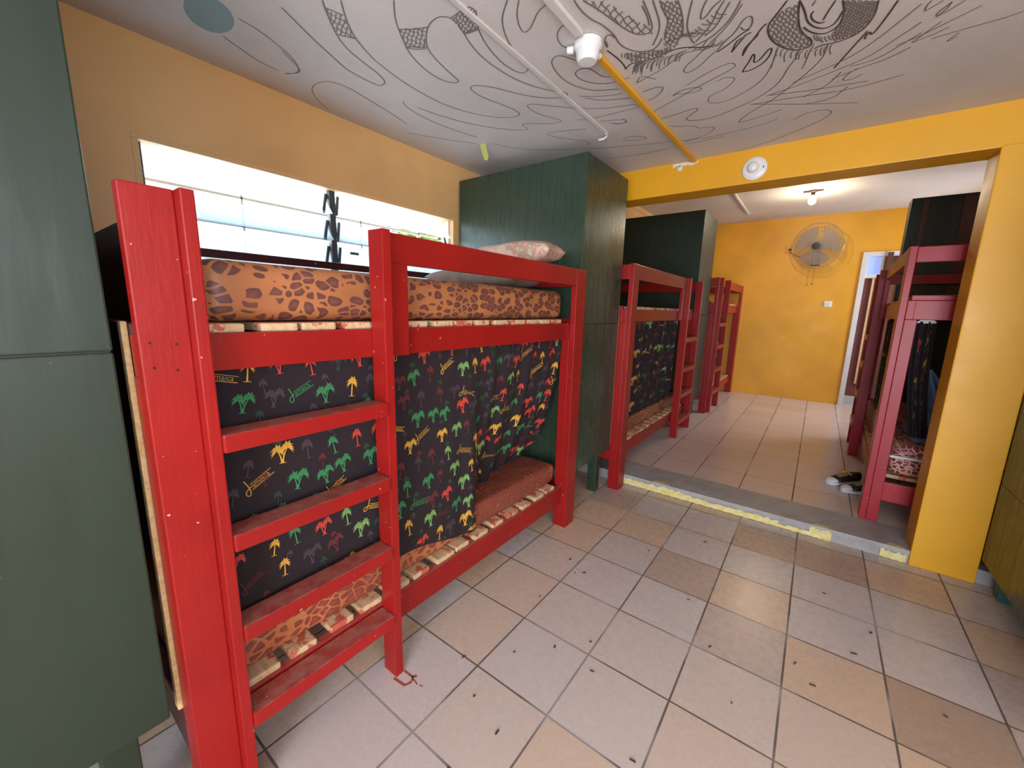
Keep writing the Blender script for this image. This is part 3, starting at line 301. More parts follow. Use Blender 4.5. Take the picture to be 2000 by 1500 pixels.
'1988 -199,1992 -203,1996 -206,2002 -207,2012 -208,2021 -210,2029 -214,2033 -218,2037 -221,2044 -222,2053 -224,2064 -226,2072 -230,2077|28;-199,1936 -202,1942 -203,1951 -204,1960 -206,1966 -210,1970 -214,1974 -216,1980 -218,1990 -219,1999 -221,2006 -225,2010 -229,2014 -232,2021 -233,2030 -234,2041 -237,2048 -241,2053 -245,2057|28;-198,1886 -199,1894 -200,1902 -202,1908 -206,1911 -209,1915 -212,1921 -213,1930 -214,1939 -217,1945 -220,1949 -224,1953 -227,1959 -228,1968 -229,1977 -232,1984 -235,1988 -239,1992 -242,1998 -244,2008 -245,2018 -248,2025 -251,2030 -256,2034|27;-196,1848 -199,1853 -202,1856 -206,1860 -208,1866 -209,1874 -210,1882 -212,1888 -216,1891 -220,1895 -222,1901 -223,1909 -224,1918 -227,1924 -230,1928 -234,1931 -237,1937 -238,1946 -240,1956 -242,1962 -246,1966 -250,1970 -253,1976 -254,1985 -256,1995 -258,2003 -262,2007 -266,2011|27;-205,1822 -206,1829 -208,1834 -212,1837 -215,1841 -217,1846 -219,1855 -220,1863 -222,1868 -226,1871 -229,1875 -232,1881 -233,1889 -234,1897 -237,1904 -241,1907 -244,1911 -247,1917 -248,1925 -250,1934 -252,1941 -256,1945 -260,1948 -263,1954 -265,1963 -266,1973 -268,1980 -272,1985|27;-221,1818 -225,1821 -227,1827 -228,1835 -229,1843 -232,1848 -236,1852 -239,1855 -242,1861 -243,1869 -244,1877 -247,1883 -250,1887 -254,1890 -257,1896 -258,1904 -260,1913 -262,1920 -266,1924 -270,1927 -273,1933 -275,1942 -276,1951 -279,1958 -283,1962|27;-239,1824 -242,1829 -245,1832 -249,1835 -251,1841 -253,1849 -254,1857 -256,1863 -260,1867 -264,1870 -267,1876 -268,1884 -270,1893 -272,1899 -276,1903 -280,1906 -283,1912 -285,1920 -286,1930|27;-279,1872 -282,1878 -286,1882|27;0,1938 4,1943 8,1946 12,1952 15,1962|27;-17,1926 -13,1930 -9,1933 -6,1941 -3,1950 1,1956 5,1959 9,1965 12,1975 16,1982|27;-34,1913 -30,1916 -26,1921 -23,1929 -20,1938 -16,1943 -12,1946 -8,1953 -6,1963 -2,1969 3,1972 6,1978 9,1988 13,1996|27;-52,1900 -47,1903 -43,1909 -41,1918 -38,1926 -33,1929 -29,1933 -26,1942 -23,1951 -19,1955 -15,1959 -11,1966 -8,1976 -5,1982 0,1985 4,1991 7,2001 10,2009 15,2012|27;-64,1890 -61,1897 -58,1906 -55,1912 -50,1915 -47,1921 -44,1931 -41,1938 -36,1941 -32,1946 -29,1955 -26,1964 -22,1968 -18,1972 -14,1979 -11,1990 -7,1995 -3,1998 1,2005 4,2015 8,2023 12,2026|28;-67,1902 -64,1909 -62,1919 -58,1925 -54,1928 -50,1934 -47,1943 -44,1951 -39,1954 -35,1959 -32,1968 -29,1977 -25,1981 -21,1985 -17,1993 -14,2003 -10,2009 -6,2012 -2,2018 1,2029 5,2037 9,2040 13,2045|28;-68,1922 -65,1931 -61,1938 -57,1941 -53,1946 -50,1956 -47,1964 -43,1967 -38,1972 -35,1981 -32,1990 -28,1995 -24,1998 -20,2006 -17,2017 -13,2023 -9,2026 -5,2032 -2,2043 2,2051 6,2054|28;-68,1944 -65,1951 -60,1953 -56,1959 -54,1969 -50,1977 -46,1981 -42,1985 -39,1995 -35,2004 -31,2009 -27,2012 -23,2020 -20,2031 -16,2037 -12,2040 -8,2047 -5,2057 -1,2065|28;-68,1964 -64,1967 -60,1973 -57,1983 -54,1991 -49,1994 -45,1999 -42,2008 -39,2018 -34,2023 -30,2026 -26,2034 -23,2045 -19,2051 -15,2054 -11,2061 -8,2072|28;-67,1980 -63,1986 -60,1996 -57,2005 -52,2008 -48,2013 -45,2022 -42,2032 -38,2037 -33,2040 -30,2049 -27,2060 -23,2066 -18,2069 -14,2076 -11,2087|28;-70,1994 -67,2000 -64,2010 -60,2019 -56,2022 -52,2027 -48,2037 -45,2047 -41,2051 -36,2055 -33,2063 -30,2074 -26,2081 -21,2084 -17,2091|28;-74,2008 -70,2014 -67,2025 -64,2033 -59,2036 -55,2041 -52,2051 -49,2061 -44,2066 -40,2070 -36,2078 -33,2089 -29,2096 -24,2099 -20,2106|29;-78,2022 -74,2028 -71,2039 -68,2048 -63,2051 -58,2056 -55,2066 -52,2076 -48,2081 -43,2085 -40,2093 -36,2105 -32,2111 -27,2114|29;-86,2033 -81,2036 -77,2043 -75,2054 -71,2062 -66,2066 -62,2071 -59,2081 -56,2091 -51,2096 -47,2100 -43,2109 -40,2120|29;-90,2048 -85,2051 -81,2057 -78,2069 -75,2077 -70,2081 -66,2086 -63,2096 -59,2107 -55,2112 -50,2116|29;-98,2056 -94,2063 -89,2066 -85,2073 -82,2084 -79,2093 -74,2097 -69,2101 -66,2112 -63,2123|29;-93,2081 -89,2088 -86,2099 -83,2109 -78,2112 -73,2117|29;-90,2115 -87,2125|27;18,1959 15,1963 16,1972|28;16,1988 13,1992 13,2000 15,2010 14,2018 12,2023 10,2029 12,2040|28;10,1948 7,1952 8,1961 9,1971 8,19'
'77 5,1981 5,1989 6,1999 6,2007 3,2011 2,2018 3,2028 4,2038 1,2043 -1,2048 0,2058 1,2069|28;2,1937 -1,1941 0,1950 1,1960 0,1966 -3,1970 -4,1977 -2,1988 -2,1995 -5,2000 -7,2006 -5,2016 -5,2026 -7,2031 -10,2036 -9,2046 -8,2057 -9,2064 -12,2068 -13,2077 -11,2089|28;-9,1931 -8,1939 -7,1949 -8,1955 -11,1959 -12,1966 -10,1976 -11,1984 -13,1988 -15,1995 -14,2005 -13,2014 -16,2019 -18,2025 -18,2034 -16,2045 -18,2051 -21,2056 -21,2065 -20,2076 -20,2085 -24,2089 -25,2097 -24,2108|28;-16,1928 -15,1938 -16,1944 -19,1948 -20,1955 -18,1965 -19,1973 -22,1977 -23,1983 -22,1993 -22,2003 -24,2008 -27,2013 -26,2022 -25,2033 -26,2039 -30,2044 -30,2053 -28,2064 -29,2072 -32,2077 -34,2084 -32,2096 -32,2106 -35,2112 -38,2118|28;-23,1927 -24,1933 -27,1937 -28,1944 -27,1954 -27,1962 -30,1966 -32,1972 -30,1982 -30,1991 -32,1996 -35,2001 -34,2011 -33,2021 -35,2028 -38,2032 -39,2041 -37,2052 -38,2060 -41,2065 -43,2072 -41,2083 -41,2093 -44,2099 -46,2105 -46,2116|28;-31,1916 -33,1922 -35,1926 -36,1933 -35,1943 -35,1950 -38,1955 -40,1960 -39,1970 -38,1980 -41,1985 -43,1990 -43,1999 -42,2009 -43,2016 -47,2020 -47,2029 -46,2040 -46,2048 -50,2053 -51,2060 -50,2071 -50,2081 -53,2086 -55,2092 -55,2103 -54,2115 -56,2122|28;-40,1911 -43,1915 -44,1922 -43,1932 -43,1939 -46,1943 -48,1949 -47,1959 -46,1968 -49,1973 -52,1978 -51,1987 -50,1998 -52,2004 -55,2008 -56,2017 -54,2028 -55,2036 -58,2040 -60,2047 -59,2059 -58,2068 -61,2074 -64,2080 -63,2091 -62,2102 -65,2109 -68,2114 -68,2124|28;-51,1904 -52,1911 -51,1921 -51,1928 -54,1932 -56,1938 -55,1948 -55,1957 -57,1962 -60,1967 -59,1976 -58,1986 -60,1992 -63,1997 -64,2005 -63,2016 -63,2024 -67,2028 -68,2035 -67,2046 -67,2056 -70,2061 -73,2067 -72,2078 -71,2089 -74,2096 -77,2101 -77,2111 -76,2123|27;-59,1893 -60,1900 -59,1910 -59,1917 -62,1921 -64,1927 -63,1937 -63,1946 -65,1950 -68,1955 -68,1964 -67,1974 -69,1981|28;-71,2004 -72,2012 -75,2016 -77,2023 -76,2034 -76,2044 -79,2049 -81,2055 -81,2065 -80,2077 -82,2083 -86,2088 -86,2098 -85,2110 -86,2119|27;-68,1889 -67,1899 -67,1906 -70,1910|29;-84,2032 -87,2037 -90,2043 -90,2053 -89,2064 -91,2071 -94,2076 -95,2085|25;-755,1836 -775,1853 -789,1892|25;-751,1838 -771,1853 -787,1893|25;-747,1839 -770,1862 -785,1910|25;-742,1841 -772,1853 -799,1904|25;-738,1843 -760,1854 -778,1892|25;-734,1845 -756,1859 -774,1901|25;-730,1846 -749,1864 -762,1903|25;-720,1848 -750,1875 -771,1937|25;-708,1851 -737,1865 -762,1917|25;-696,1853 -716,1864 -734,1901|25;-684,1856 -709,1878 -726,1930|25;-672,1858 -700,1874 -724,1928|25;-660,1861 -678,1869 -694,1903|25;-647,1862 -672,1879 -692,1930|25;-632,1862 -651,1876 -664,1915|25;-617,1862 -635,1876 -647,1912|25;-603,1862 -630,1874 -653,1924|24;-589,1862 -608,1876 -622,1917|24;-575,1861 -597,1872 -616,1915|24;-561,1861 -586,1874 -607,1924|24;-779,1739 -787,1749 -791,1767|24;-769,1747 -777,1758 -781,1776|24;-758,1756 -765,1767 -767,1784|24;-748,1764 -755,1772 -759,1786|24;-738,1773 -746,1787 -747,1807|24;-728,1781 -736,1794 -738,1813|24;-714,1786 -722,1797 -725,1814|24;-701,1791 -709,1798 -713,1814|24;-688,1795 -695,1805 -697,1821|24;-676,1800 -683,1810 -686,1826|24;-663,1805 -671,1819 -673,1840|24;-651,1803 -658,1816 -660,1835|24;-639,1802 -646,1809 -649,1824|24;-628,1800 -633,1811 -633,1827|24;-616,1799 -624,1809 -628,1829|24;-605,1797 -611,1808 -611,1825|23;-532,1771 -521,1794 -502,1796|23;-519,1763 -506,1787 -485,1787|23;-506,1754 -498,1789 -476,1805|23;-494,1746 -484,1779 -462,1792|23;-479,1736 -468,1754 -452,1754|23;-460,1723 -453,1754 -434,1769|23;-443,1710 -431,1739 -410,1746|23;-426,1698 -416,1726 -396,1736|26;-267,2050 -277,2069 -278,2107|26;-252,2068 -262,2085 -264,2121|26;-237,2086 -252,2113 -254,2171|26;-222,2103 -230,2121 -231,2155|26;-207,2118 -215,2140 -213,2179|26;-191,2125 -203,2141 -206,2182|26;-175,2132 -184,2151 -183,2188|26;-160,2139 -173,2153 -177,2194|26;-144,2141 -152,2160 -150,2196|26;-129,2141 -136,2163 -133,2202|26;-114,2140 -123,2155 -124,2191|26;-99,2140 -107,2167 -102,2213|25;-154,2033 -153,2059 -144,2086|25;-146,2043 -145'
',2065 -137,2086|25;-138,2054 -140,2073 -134,2095|26;-131,2065 -133,2083 -127,2107|26;-121,2069 -121,2089 -113,2110|26;-111,2068 -109,2088 -101,2108|26;-100,2066 -99,2092 -90,2118|26;-90,2065 -91,2084 -85,2108|24;-624,1770 -609,1775 -592,1757|23;-604,1769 -590,1776 -574,1761|23;-585,1768 -565,1777 -543,1756|23;-566,1767 -553,1772 -539,1757|23;-553,1765 -538,1782 -518,1773|23;-545,1764 -532,1779 -513,1772|23;-537,1762 -522,1779 -501,1770|23;-529,1761 -513,1776 -492,1765|24;-565,1879 -545,1888 -522,1864|24;-546,1881 -515,1888 -484,1845|24;-528,1882 -499,1907 -463,1880|24;-510,1884 -482,1893 -454,1858|24;-492,1886 -466,1905 -436,1879|24;-474,1887 -450,1906 -422,1882')

# ------------------------------------------------------------------ room shell
XL, XR, YB, YF = -2.29, 1.72, -2.5, 7.95
ZC, ZC2, ZF = 2.454, 2.92, 0.08
YP0, YP1, ZBM = 3.13, 3.335, 2.25
b = MB(); b.box(XL-0.15, XR+0.15, YB-0.15, 3.148, -0.12, 0.0, 0); struct(b.build('floor', M['tiles']), 'near floor of beige and bluish square tiles')
b = MB(); b.box(XL-0.15, XR+0.15, 3.148, YF+0.15, -0.12, ZF, 0.0)
for f in b.bm.faces:
    if abs(f.normal.z) < 0.5: f.material_index = 1
fl2 = struct(b.build('floor_far', [M['tiles_far'], M['cement']]), 'far floor one low step higher, glossy tiles')
# cement threshold strip at the step edge, yellow paint left on the riser
b = MB(); b.box(XL-0.1, XR+0.1, 3.140, 3.46, ZF-0.03, ZF+0.003, 0.002); struct(b.build('trim_1', M['cement']), 'grey cement threshold of the step')
b = MB()
def ragged(x0, x1, zl, zh, n, y=3.139):
    top = [(x0+(x1-x0)*i/n, y, max(zl+0.006, zh+random.uniform(-0.012, 0.010))) for i in range(n+1)]
    for i in range(n): b.poly([(top[i][0], y, zl+0.002*math.sin(i*2.1)), (top[i+1][0], y, zl+0.002*math.sin(i*2.1+2.1)), top[i+1], top[i]])
ragged(-1.19, -0.62, 0.003, 0.058, 26); ragged(-0.62, -0.05, 0.003, 0.046, 26); ragged(-0.05, 0.12, 0.003, 0.03, 10); ragged(0.12, 0.235, 0.002, 0.062, 10); ragged(0.47, 0.585, 0.002, 0.055, 10)
b.build('yellow_edge_paint', M['steppaint'], parent=fl2)
b = MB()
for (x0, x1) in ((-0.92, -0.78), (0.13, 0.22), (0.49, 0.58)):
    pts = [((x0+x1)/2+(x1-x0)/2*math.cos(t*PI/8), 3.1395+max(0, 0.045*math.sin(t*PI/8)*random.uniform(0.7, 1.1)), ZF+0.0042) for t in range(9)]
    b.poly(pts)
b.build('yellow_edge_spill', M['steppaint'], parent=fl2)
b = MB(); b.box(XL-0.15, XR+0.15, YB-0.15, YP0+0.1, ZC, ZC+0.6, 0); ceil = struct(b.build('ceiling', M['ceiling']), 'off-white ceiling with black marker drawing')
b = MB(); b.box(XL-0.15, XR+0.15, YP0+0.05, YF+0.15, ZC2, ZC2+0.12, 0); struct(b.build('ceiling_far', M['ceiling']), 'higher plain ceiling of the far room')
# left wall with long louvre window opening
WY0, WY1, WZ0, WZ1 = 0.486, 2.305, 1.18, 2.085
b = MB()
for (y0, y1, z0, z1) in ((YB, WY0, -0.1, ZC2), (WY1, YP0+0.1, -0.1, ZC2), (WY0, WY1, -0.1, WZ0), (WY0, WY1, WZ1, ZC2)):
    b.box(XL-0.15, XL, y0, y1, z0, z1, 0)
b.box(XL-0.15, XL, YP0+0.1, YF, -0.1, ZC2, 0)
struct(b.build('wall_left', M['orange_left']), 'orange wall with long louvre window')
# right wall, with two unseen window openings added to let daylight in
b = MB()
for (y0, y1, z0, z1) in ((YB, -1.3, -0.1, ZC2), (0.5, 6.6, -0.1, ZC2), (7.6, YF, -0.1, ZC2), (6.6, 7.6, -0.1, 1.2), (6.6, 7.6, 2.3, ZC2), (-1.3, 0.5, -0.1, 1.0), (-1.3, 0.5, 2.2, ZC2)):
    b.box(XR, XR+0.15, y0, y1, z0, z1, 0)
struct(b.build('wall_right', M['yellow']))
b = MB()
for (x0, x1, z0, z1) in ((XL-0.15, -0.7, -0.1, ZC), (1.65, XR+0.15, -0.1, ZC), (-0.7, 1.65, 2.2, ZC)):  # the gap is the added opening behind the camera
    b.box(x0, x1, YB-0.15, YB, z0, z1, 0)
struct(b.build('wall_rear', M['yellow']))
# far wall with door opening
DX0, DX1, DZ = 0.40, 1.30, 2.33
b = MB(); b.box(XL-0.15, DX0, YF, YF+0.15, -0.1, ZC2, 0); b.box(DX1, XR+0.15, YF, YF+0.15, -0.1, ZC2, 0); b.box(DX0, DX1, YF, YF+0.15, DZ, ZC2, 0)
struct(b.build('wall_far', M['orange']), 'orange wall at the far end with fan and door')
# passage behind the far door
b = MB(); b.box(DX0-0.6, DX1+0.6, YF+0.15, YF+1.6, -0.1, ZF-0.002, 0); b.box(DX0-0.6, DX1+0.6, YF+1.6, YF+1.7, -0.1, ZC2, 0); b.box(DX0-0.65, DX0-0.6, YF+0.15, YF+1.7, -0.1, ZC2, 0); b.box(DX1+0.6, DX1+0.65, YF+0.15, YF+1.7, -0.1, ZC2, 0); b.box(DX0-0.6, DX1+0.6, YF+0.15, YF+1.7, ZC2-0.2, ZC2, 0)
struct(b.build('wall_passage', M['white']))
# beam and pillar between the rooms
b = MB(); b.box(XL, XR, YP0, YP1, ZBM, ZC2+0.05, 0.004); b.box(0.596, 0.862, YP0-0.004, YP1, 0, ZBM+0.01, 0.006)
part_w = struct(b.build('wall_partition', M['yellow']), 'yellow beam and pillar between the two rooms')
b = MB(); random.seed(3)
for (x0, x1, z0, z1) in ((-0.965, -0.80, 2.425, 2.446), (-0.93, -0.90, 2.395, 2.43)):
    n = 8; up = [(x0+(x1-x0)*i/n, YP0-0.002, z1+random.uniform(-0.004, 0.006)) for i in range(n+1)]; dn = [(x0+(x1-x0)*i/n, YP0-0.002, z0+random.uniform(-0.008, 0.008)) for i in range(n+1)]
    for i in range(n): b.poly([dn[i], dn[i+1], up[i+1], up[i]])
plabel(b.build('peeled_paint_patch', M['white'], parent=part_w), 'white patch where the yellow paint has peeled off')

# ceiling drawing: marker strokes on the ceiling plane
def ribbon(b, pts, w, z, mi=0):
    n = len(pts); off = []
    for i in range(n):
        a = Vector(pts[max(i-1, 0)]); c = Vector(pts[min(i+1, n-1)]); d = (c-a)
        if d.length < 1e-6: d = Vector((1, 0))
        d.normalize(); nn = Vector((-d.y, d.x))*w/2; p = Vector(pts[i]); off.append(((p.x+nn.x, p.y+nn.y, z), (p.x-nn.x, p.y-nn.y, z)))
    vs_ = [[b.bm.verts.new(q) for q in o] for o in off]
    for i in range(n-1):
        f = b.bm.faces.new((vs_[i][0], vs_[i+1][0], vs_[i+1][1], vs_[i][1])); f.material_index = mi
def smooth_pts(p, it=1):
    for _ in range(it):
        if len(p) < 3: return p
        q = [p[0]]
        for i in range(len(p)-1):
            a, c = p[i], p[i+1]; q += [(a[0]*.75+c[0]*.25, a[1]*.75+c[1]*.25), (a[0]*.25+c[0]*.75, a[1]*.25+c[1]*.75)]
        p = q+[p[-1]]
    return p
b = MB()
for i, s in enumerate(DRAW.split('|')):
    wd, pl = s.split(';'); wd = int(wd)/10000.0
    pts = [tuple(int(t)/1000.0 for t in q.split(',')) for q in pl.split(' ')]
    pts = [p for p in pts if -2.28 < p[0] < 1.7 and p[1] < 3.12]
    if len(pts) < 2: continue
    faint = wd < 0.0036
    ribbon(b, smooth_pts(pts, 2 if len(pts) > 3 else 1), max(wd*1.7, 0.0042), ZC-0.0012-0.000002*i, 1 if faint else 0)
plabel(b.build('ceiling_drawing', [M['ink'], M['ink_faint']], parent=ceil), 'black marker line drawing of swirls and scaly serpent bodies')
b = MB()
b.poly([(-1.925+0.105*math.cos(t*PI/12)*0.95-0.05*math.sin(t*PI/12), 0.678+0.075*math.sin(t*PI/12)+0.02*math.cos(t*PI/12), ZC-0.0008) for t in range(24)][::-1])
plabel(b.build('painted_spot', M['spot'], parent=ceil), 'round teal paint spot')

# floor marks
b = MB()
def strip(pts, w): ribbon(b, pts, w, 0.0012)
strip([(-1.145, 0.812), (-1.088, 0.818), (-1.078, 0.844)], 0.010); strip([(-1.140, 0.858), (-1.091, 0.860), (-1.080, 0.846)], 0.008); strip([(-1.094, 0.858), (-1.083, 0.873)], 0.010); strip([(-1.085, 0.856), (-1.053, 0.850)], 0.005); strip([(-1.045, 0.853), (-1.030, 0.858)], 0.004)
fl = bpy.data.objects['floor']
plabel(b.build('red_paint_mark', M['redmark'], parent=fl), 'red paint outline left by the ladder foot')
b = MB(); random.seed(12)
spots_ = [(-0.98, 1.92), (-0.90, 1.83), (-0.86, 1.86), (-0.73, 1.33), (-0.62, 1.45), (-0.85, 1.20), (-0.55, 1.32), (0.10, 1.88), (0.16, 1.80), (0.30, 2.10), (-0.35, 2.0), (-0.2, 1.75), (-0.08, 1.52), (0.55, 1.95), (-0.65, 2.3), (-0.4, 2.62), (0.2, 2.5), (0.37, 2.3), (-0.75, 0.72), (-0.7, 0.9), (-0.3, 1.1), (-0.95, 1.55), (-1.0, 1.05), (-0.85, 0.95)]
for (x, y) in spots_:
    a = random.uniform(0, PI); l = random.uniform(0.003, 0.011); w_ = random.uniform(0.002, 0.004); m_ = Matrix.Translation((x, y, 0.002)) @ Matrix.Rotation(a, 4, 'Z')
    b.box(-l, l, -w_, w_, -0.0015, 0.0015, 0.0005, mat=m_)
o = b.build('floor_debris', M['debris']); o['kind'] = 'stuff'; tag(o, 'small dark crumbs and leaf bits scattered on the near tiles', 'debris')

# ------------------------------------------------------------------ louvre window
def window():
    root = bpy.data.objects.new('window_1', None); C.objects.link(root); root.location = (XL-0.06, WY0, WZ0); root['kind'] = 'structure'; root['label'] = 'long louvre window behind the nearest bunk bed'
    L = WY1-WY0; H = WZ1-WZ0
    b = MB(); t = 0.022
    b.box(-0.04, 0.062, 0, L, H-t, H, 0.003); b.box(-0.04, 0.062, 0, L, 0, t, 0.003); b.box(-0.04, 0.062, 0, t, t, H-t, 0.003); b.box(-0.04, 0.062, L-t, L, t, H-t, 0.003)
    b.build('window_frame', M['peach'], root)
    ym = 1.352-WY0
    b = MB(); b.box(-0.012, 0.02, ym-0.018, ym+0.018, t, H-t, 0.003); plabel(b.build('mullion', M['dark_metal'], root), 'dark metal mullion')
    b = MB(); b.box(-0.012, 0.02, t, t+0.016, t, H-t, 0.002); b.build('louvre_channel', M['dark_metal'], root)
    b = MB(); b.box(-0.012, 0.02, L-t-0.012, L-t, t, H-t, 0.002); b.build('louvre_channel', M['white'], root)
    nb = 6; pitch = (H-2*t)/nb
    for (y0, y1) in ((t+0.018, ym-0.02), (ym+0.02, L-t-0.014)):
        for i in range(nb):
            z = t+pitch*(i+0.5); ang = rad(18) if i < nb-2 else rad(40)
            m_ = Matrix.Translation((0.0, 0, z)) @ Matrix.Rotation(-ang, 4, 'Y')
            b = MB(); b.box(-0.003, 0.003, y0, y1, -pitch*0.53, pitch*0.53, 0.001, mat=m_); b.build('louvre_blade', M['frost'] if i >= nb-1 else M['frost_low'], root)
    for i in range(nb):
        z = t+pitch*(i+0.5)
        for (yy, a) in ((ym-0.024, 18), (ym+0.024, 18)):
            m_ = Matrix.Translation((0.014, yy+(-0.02 if yy < ym else 0.006), z)) @ Matrix.Rotation(rad(-a-8), 4, 'Y') @ Matrix.Rotation(rad(-22 if yy < ym else -20), 4, 'X')
            b = MB(); b.box(-0.006, 0.006, -0.008, 0.008, -pitch*0.5, pitch*0.46, 0.002, mat=m_); b.build('louvre_clip', M['dark_metal'], root)
    m_ = Matrix.Translation((0.014, L-t-0.03, H-0.20)) @ Matrix.Rotation(rad(18), 4, 'X')
    b = MB(); b.box(-0.005, 0.005, -0.007, 0.007, -0.10, 0.09, 0.002, mat=m_); b.build('louvre_clip', M['dark_metal'], root)
    b = MB(); b.box(0.02, 0.03, ym+0.095, ym+0.15, H-0.36, H-0.345, 0.002); b.build('louvre_handle', M['dark_metal'], root)
    # outside bars
    b = MB()
    for z in (H-0.13, H-0.27, H-0.41): b.box(-0.14, -0.125, 0.0, L, z-0.007, z+0.007, 0.002)
    for y in (0.45, 1.14, 1.62): b.box(-0.14, -0.125, y-0.006, y+0.006, 0, H, 0.002)
    plabel(b.build('security_bar_grid', M['white'], root), 'pale bar grid outside the louvres')
window()

# outside
b = MB(); b.box(-14, XL-0.2, -8, 14, -0.4, -0.3, 0); struct(b.build('ground_outside', M['ground']))
random.seed(5)
def leaf_cluster(b, c, r, n, s):
    for _ in range(n):
        d = Vector((random.gauss(0, 1), random.gauss(0, 1), random.gauss(0, 1))); d.normalize(); p = Vector(c)+d*r*random.uniform(0.6, 1.0)
        q = Matrix.Rotation(random.uniform(0, 2*PI), 3, 'Z') @ Matrix.Rotation(random.uniform(0, PI), 3, 'X'); sz = s*random.uniform(0.6, 1.3)
        b.poly([p+q @ Vector(v_) for v_ in ((-sz, 0, 0), (0, -sz*0.4, 0), (sz, 0, 0), (0, sz*0.4, 0))])
t = thing('garden_tree', 'leafy green tree outside, blurred behind the louvre window', 'tree', (-5.6, 5.6, -0.3))
b = MB(); b.tube([(0, 0, 0), (0.05, 0, 1.0), (-0.05, 0.1, 2.0)], 0.09, 10); b.build('trunk', M['brown'], t)
b = MB()
for c, r in (((0, 0, 2.4), 0.8), ((0.1, 0.9, 2.2), 0.7), ((-0.2, -0.8, 2.6), 0.6), ((0, 1.6, 2.7), 0.7)): leaf_cluster(b, c, r, 700, 0.09)
b.build('foliage', M['leaf'], t)

# ------------------------------------------------------------------ cupboards
def cupboard(label, s, xf, depth, y0, y1, zb, zt, seam, floor_z=0.0, leg_mat='green', mat='green', legs=((0.05, 0.06), (0.05, -0.06)), seam_mat='black_panel'):
    """s=+1 faces +X, s=-1 faces -X; origin at the front near bottom corner"""
    root = thing('cupboard', label, 'cupboard', (xf, y0, floor_z), 0, 'green painted cupboards between the bunks')
    def bx(b, u0, u1, v0, v1, z0, z1, bev=0.004, mi=0): b.box(-s*u0, -s*u1, v0, v1, z0-floor_z, z1-floor_z, bev, mi); return b
    D = y1-y0
    bx(MB(), 0, depth, 0, D, zb, seam-0.002).build('lower_box', M[mat], root)
    bx(MB(), 0, depth, 0, D, seam+0.002, zt).build('upper_box', M[mat], root)
    b = MB(); bx(b, 0.004, depth-0.004, 0.004, D-0.004, seam-0.0018, seam+0.0018, 0); b.build('seam', M[seam_mat], root)
    for (u, v) in ((0.05, 0.05), (0.05, D-0.13), (depth-0.13, 0.05), (depth-0.13, D-0.13)):
        bx(MB(), u, u+0.07, v, v+0.07, floor_z, zb, 0.004).build('leg', M[leg_mat], root)
    return root
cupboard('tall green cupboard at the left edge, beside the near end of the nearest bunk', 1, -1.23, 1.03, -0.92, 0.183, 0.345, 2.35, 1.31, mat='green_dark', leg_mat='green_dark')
cupboard('tall glossy green cupboard between the nearest and second bunk beds', 1, -1.215, 1.05, 2.325, 2.958, 0.335, 2.345, 1.335)
cupboard('green tall panel cupboard, shade put into its colour, beyond the second bunk, under the high ceiling', 1, -1.185, 1.06, 5.16, 5.84, 0.30, 2.575, 1.40, ZF, mat='green_dark')
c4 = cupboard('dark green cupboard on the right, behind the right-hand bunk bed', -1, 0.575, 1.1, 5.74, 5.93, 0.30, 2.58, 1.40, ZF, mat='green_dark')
for (x0, x1) in ((0.085, 0.125), (0.36, 0.46)):
    b = MB(); b.box(x0, x1, -0.012, -0.001, 1.42-ZF, 2.56-ZF, 0.002); b.build('batten', M['brown'], c4)
c5 = cupboard('olive green cupboard at the right edge, near side of the yellow pillar', -1, 0.863, 0.7, 1.9, 3.124, 0.15, 1.95, 0.59, 0.0, leg_mat='teal', seam_mat='white')

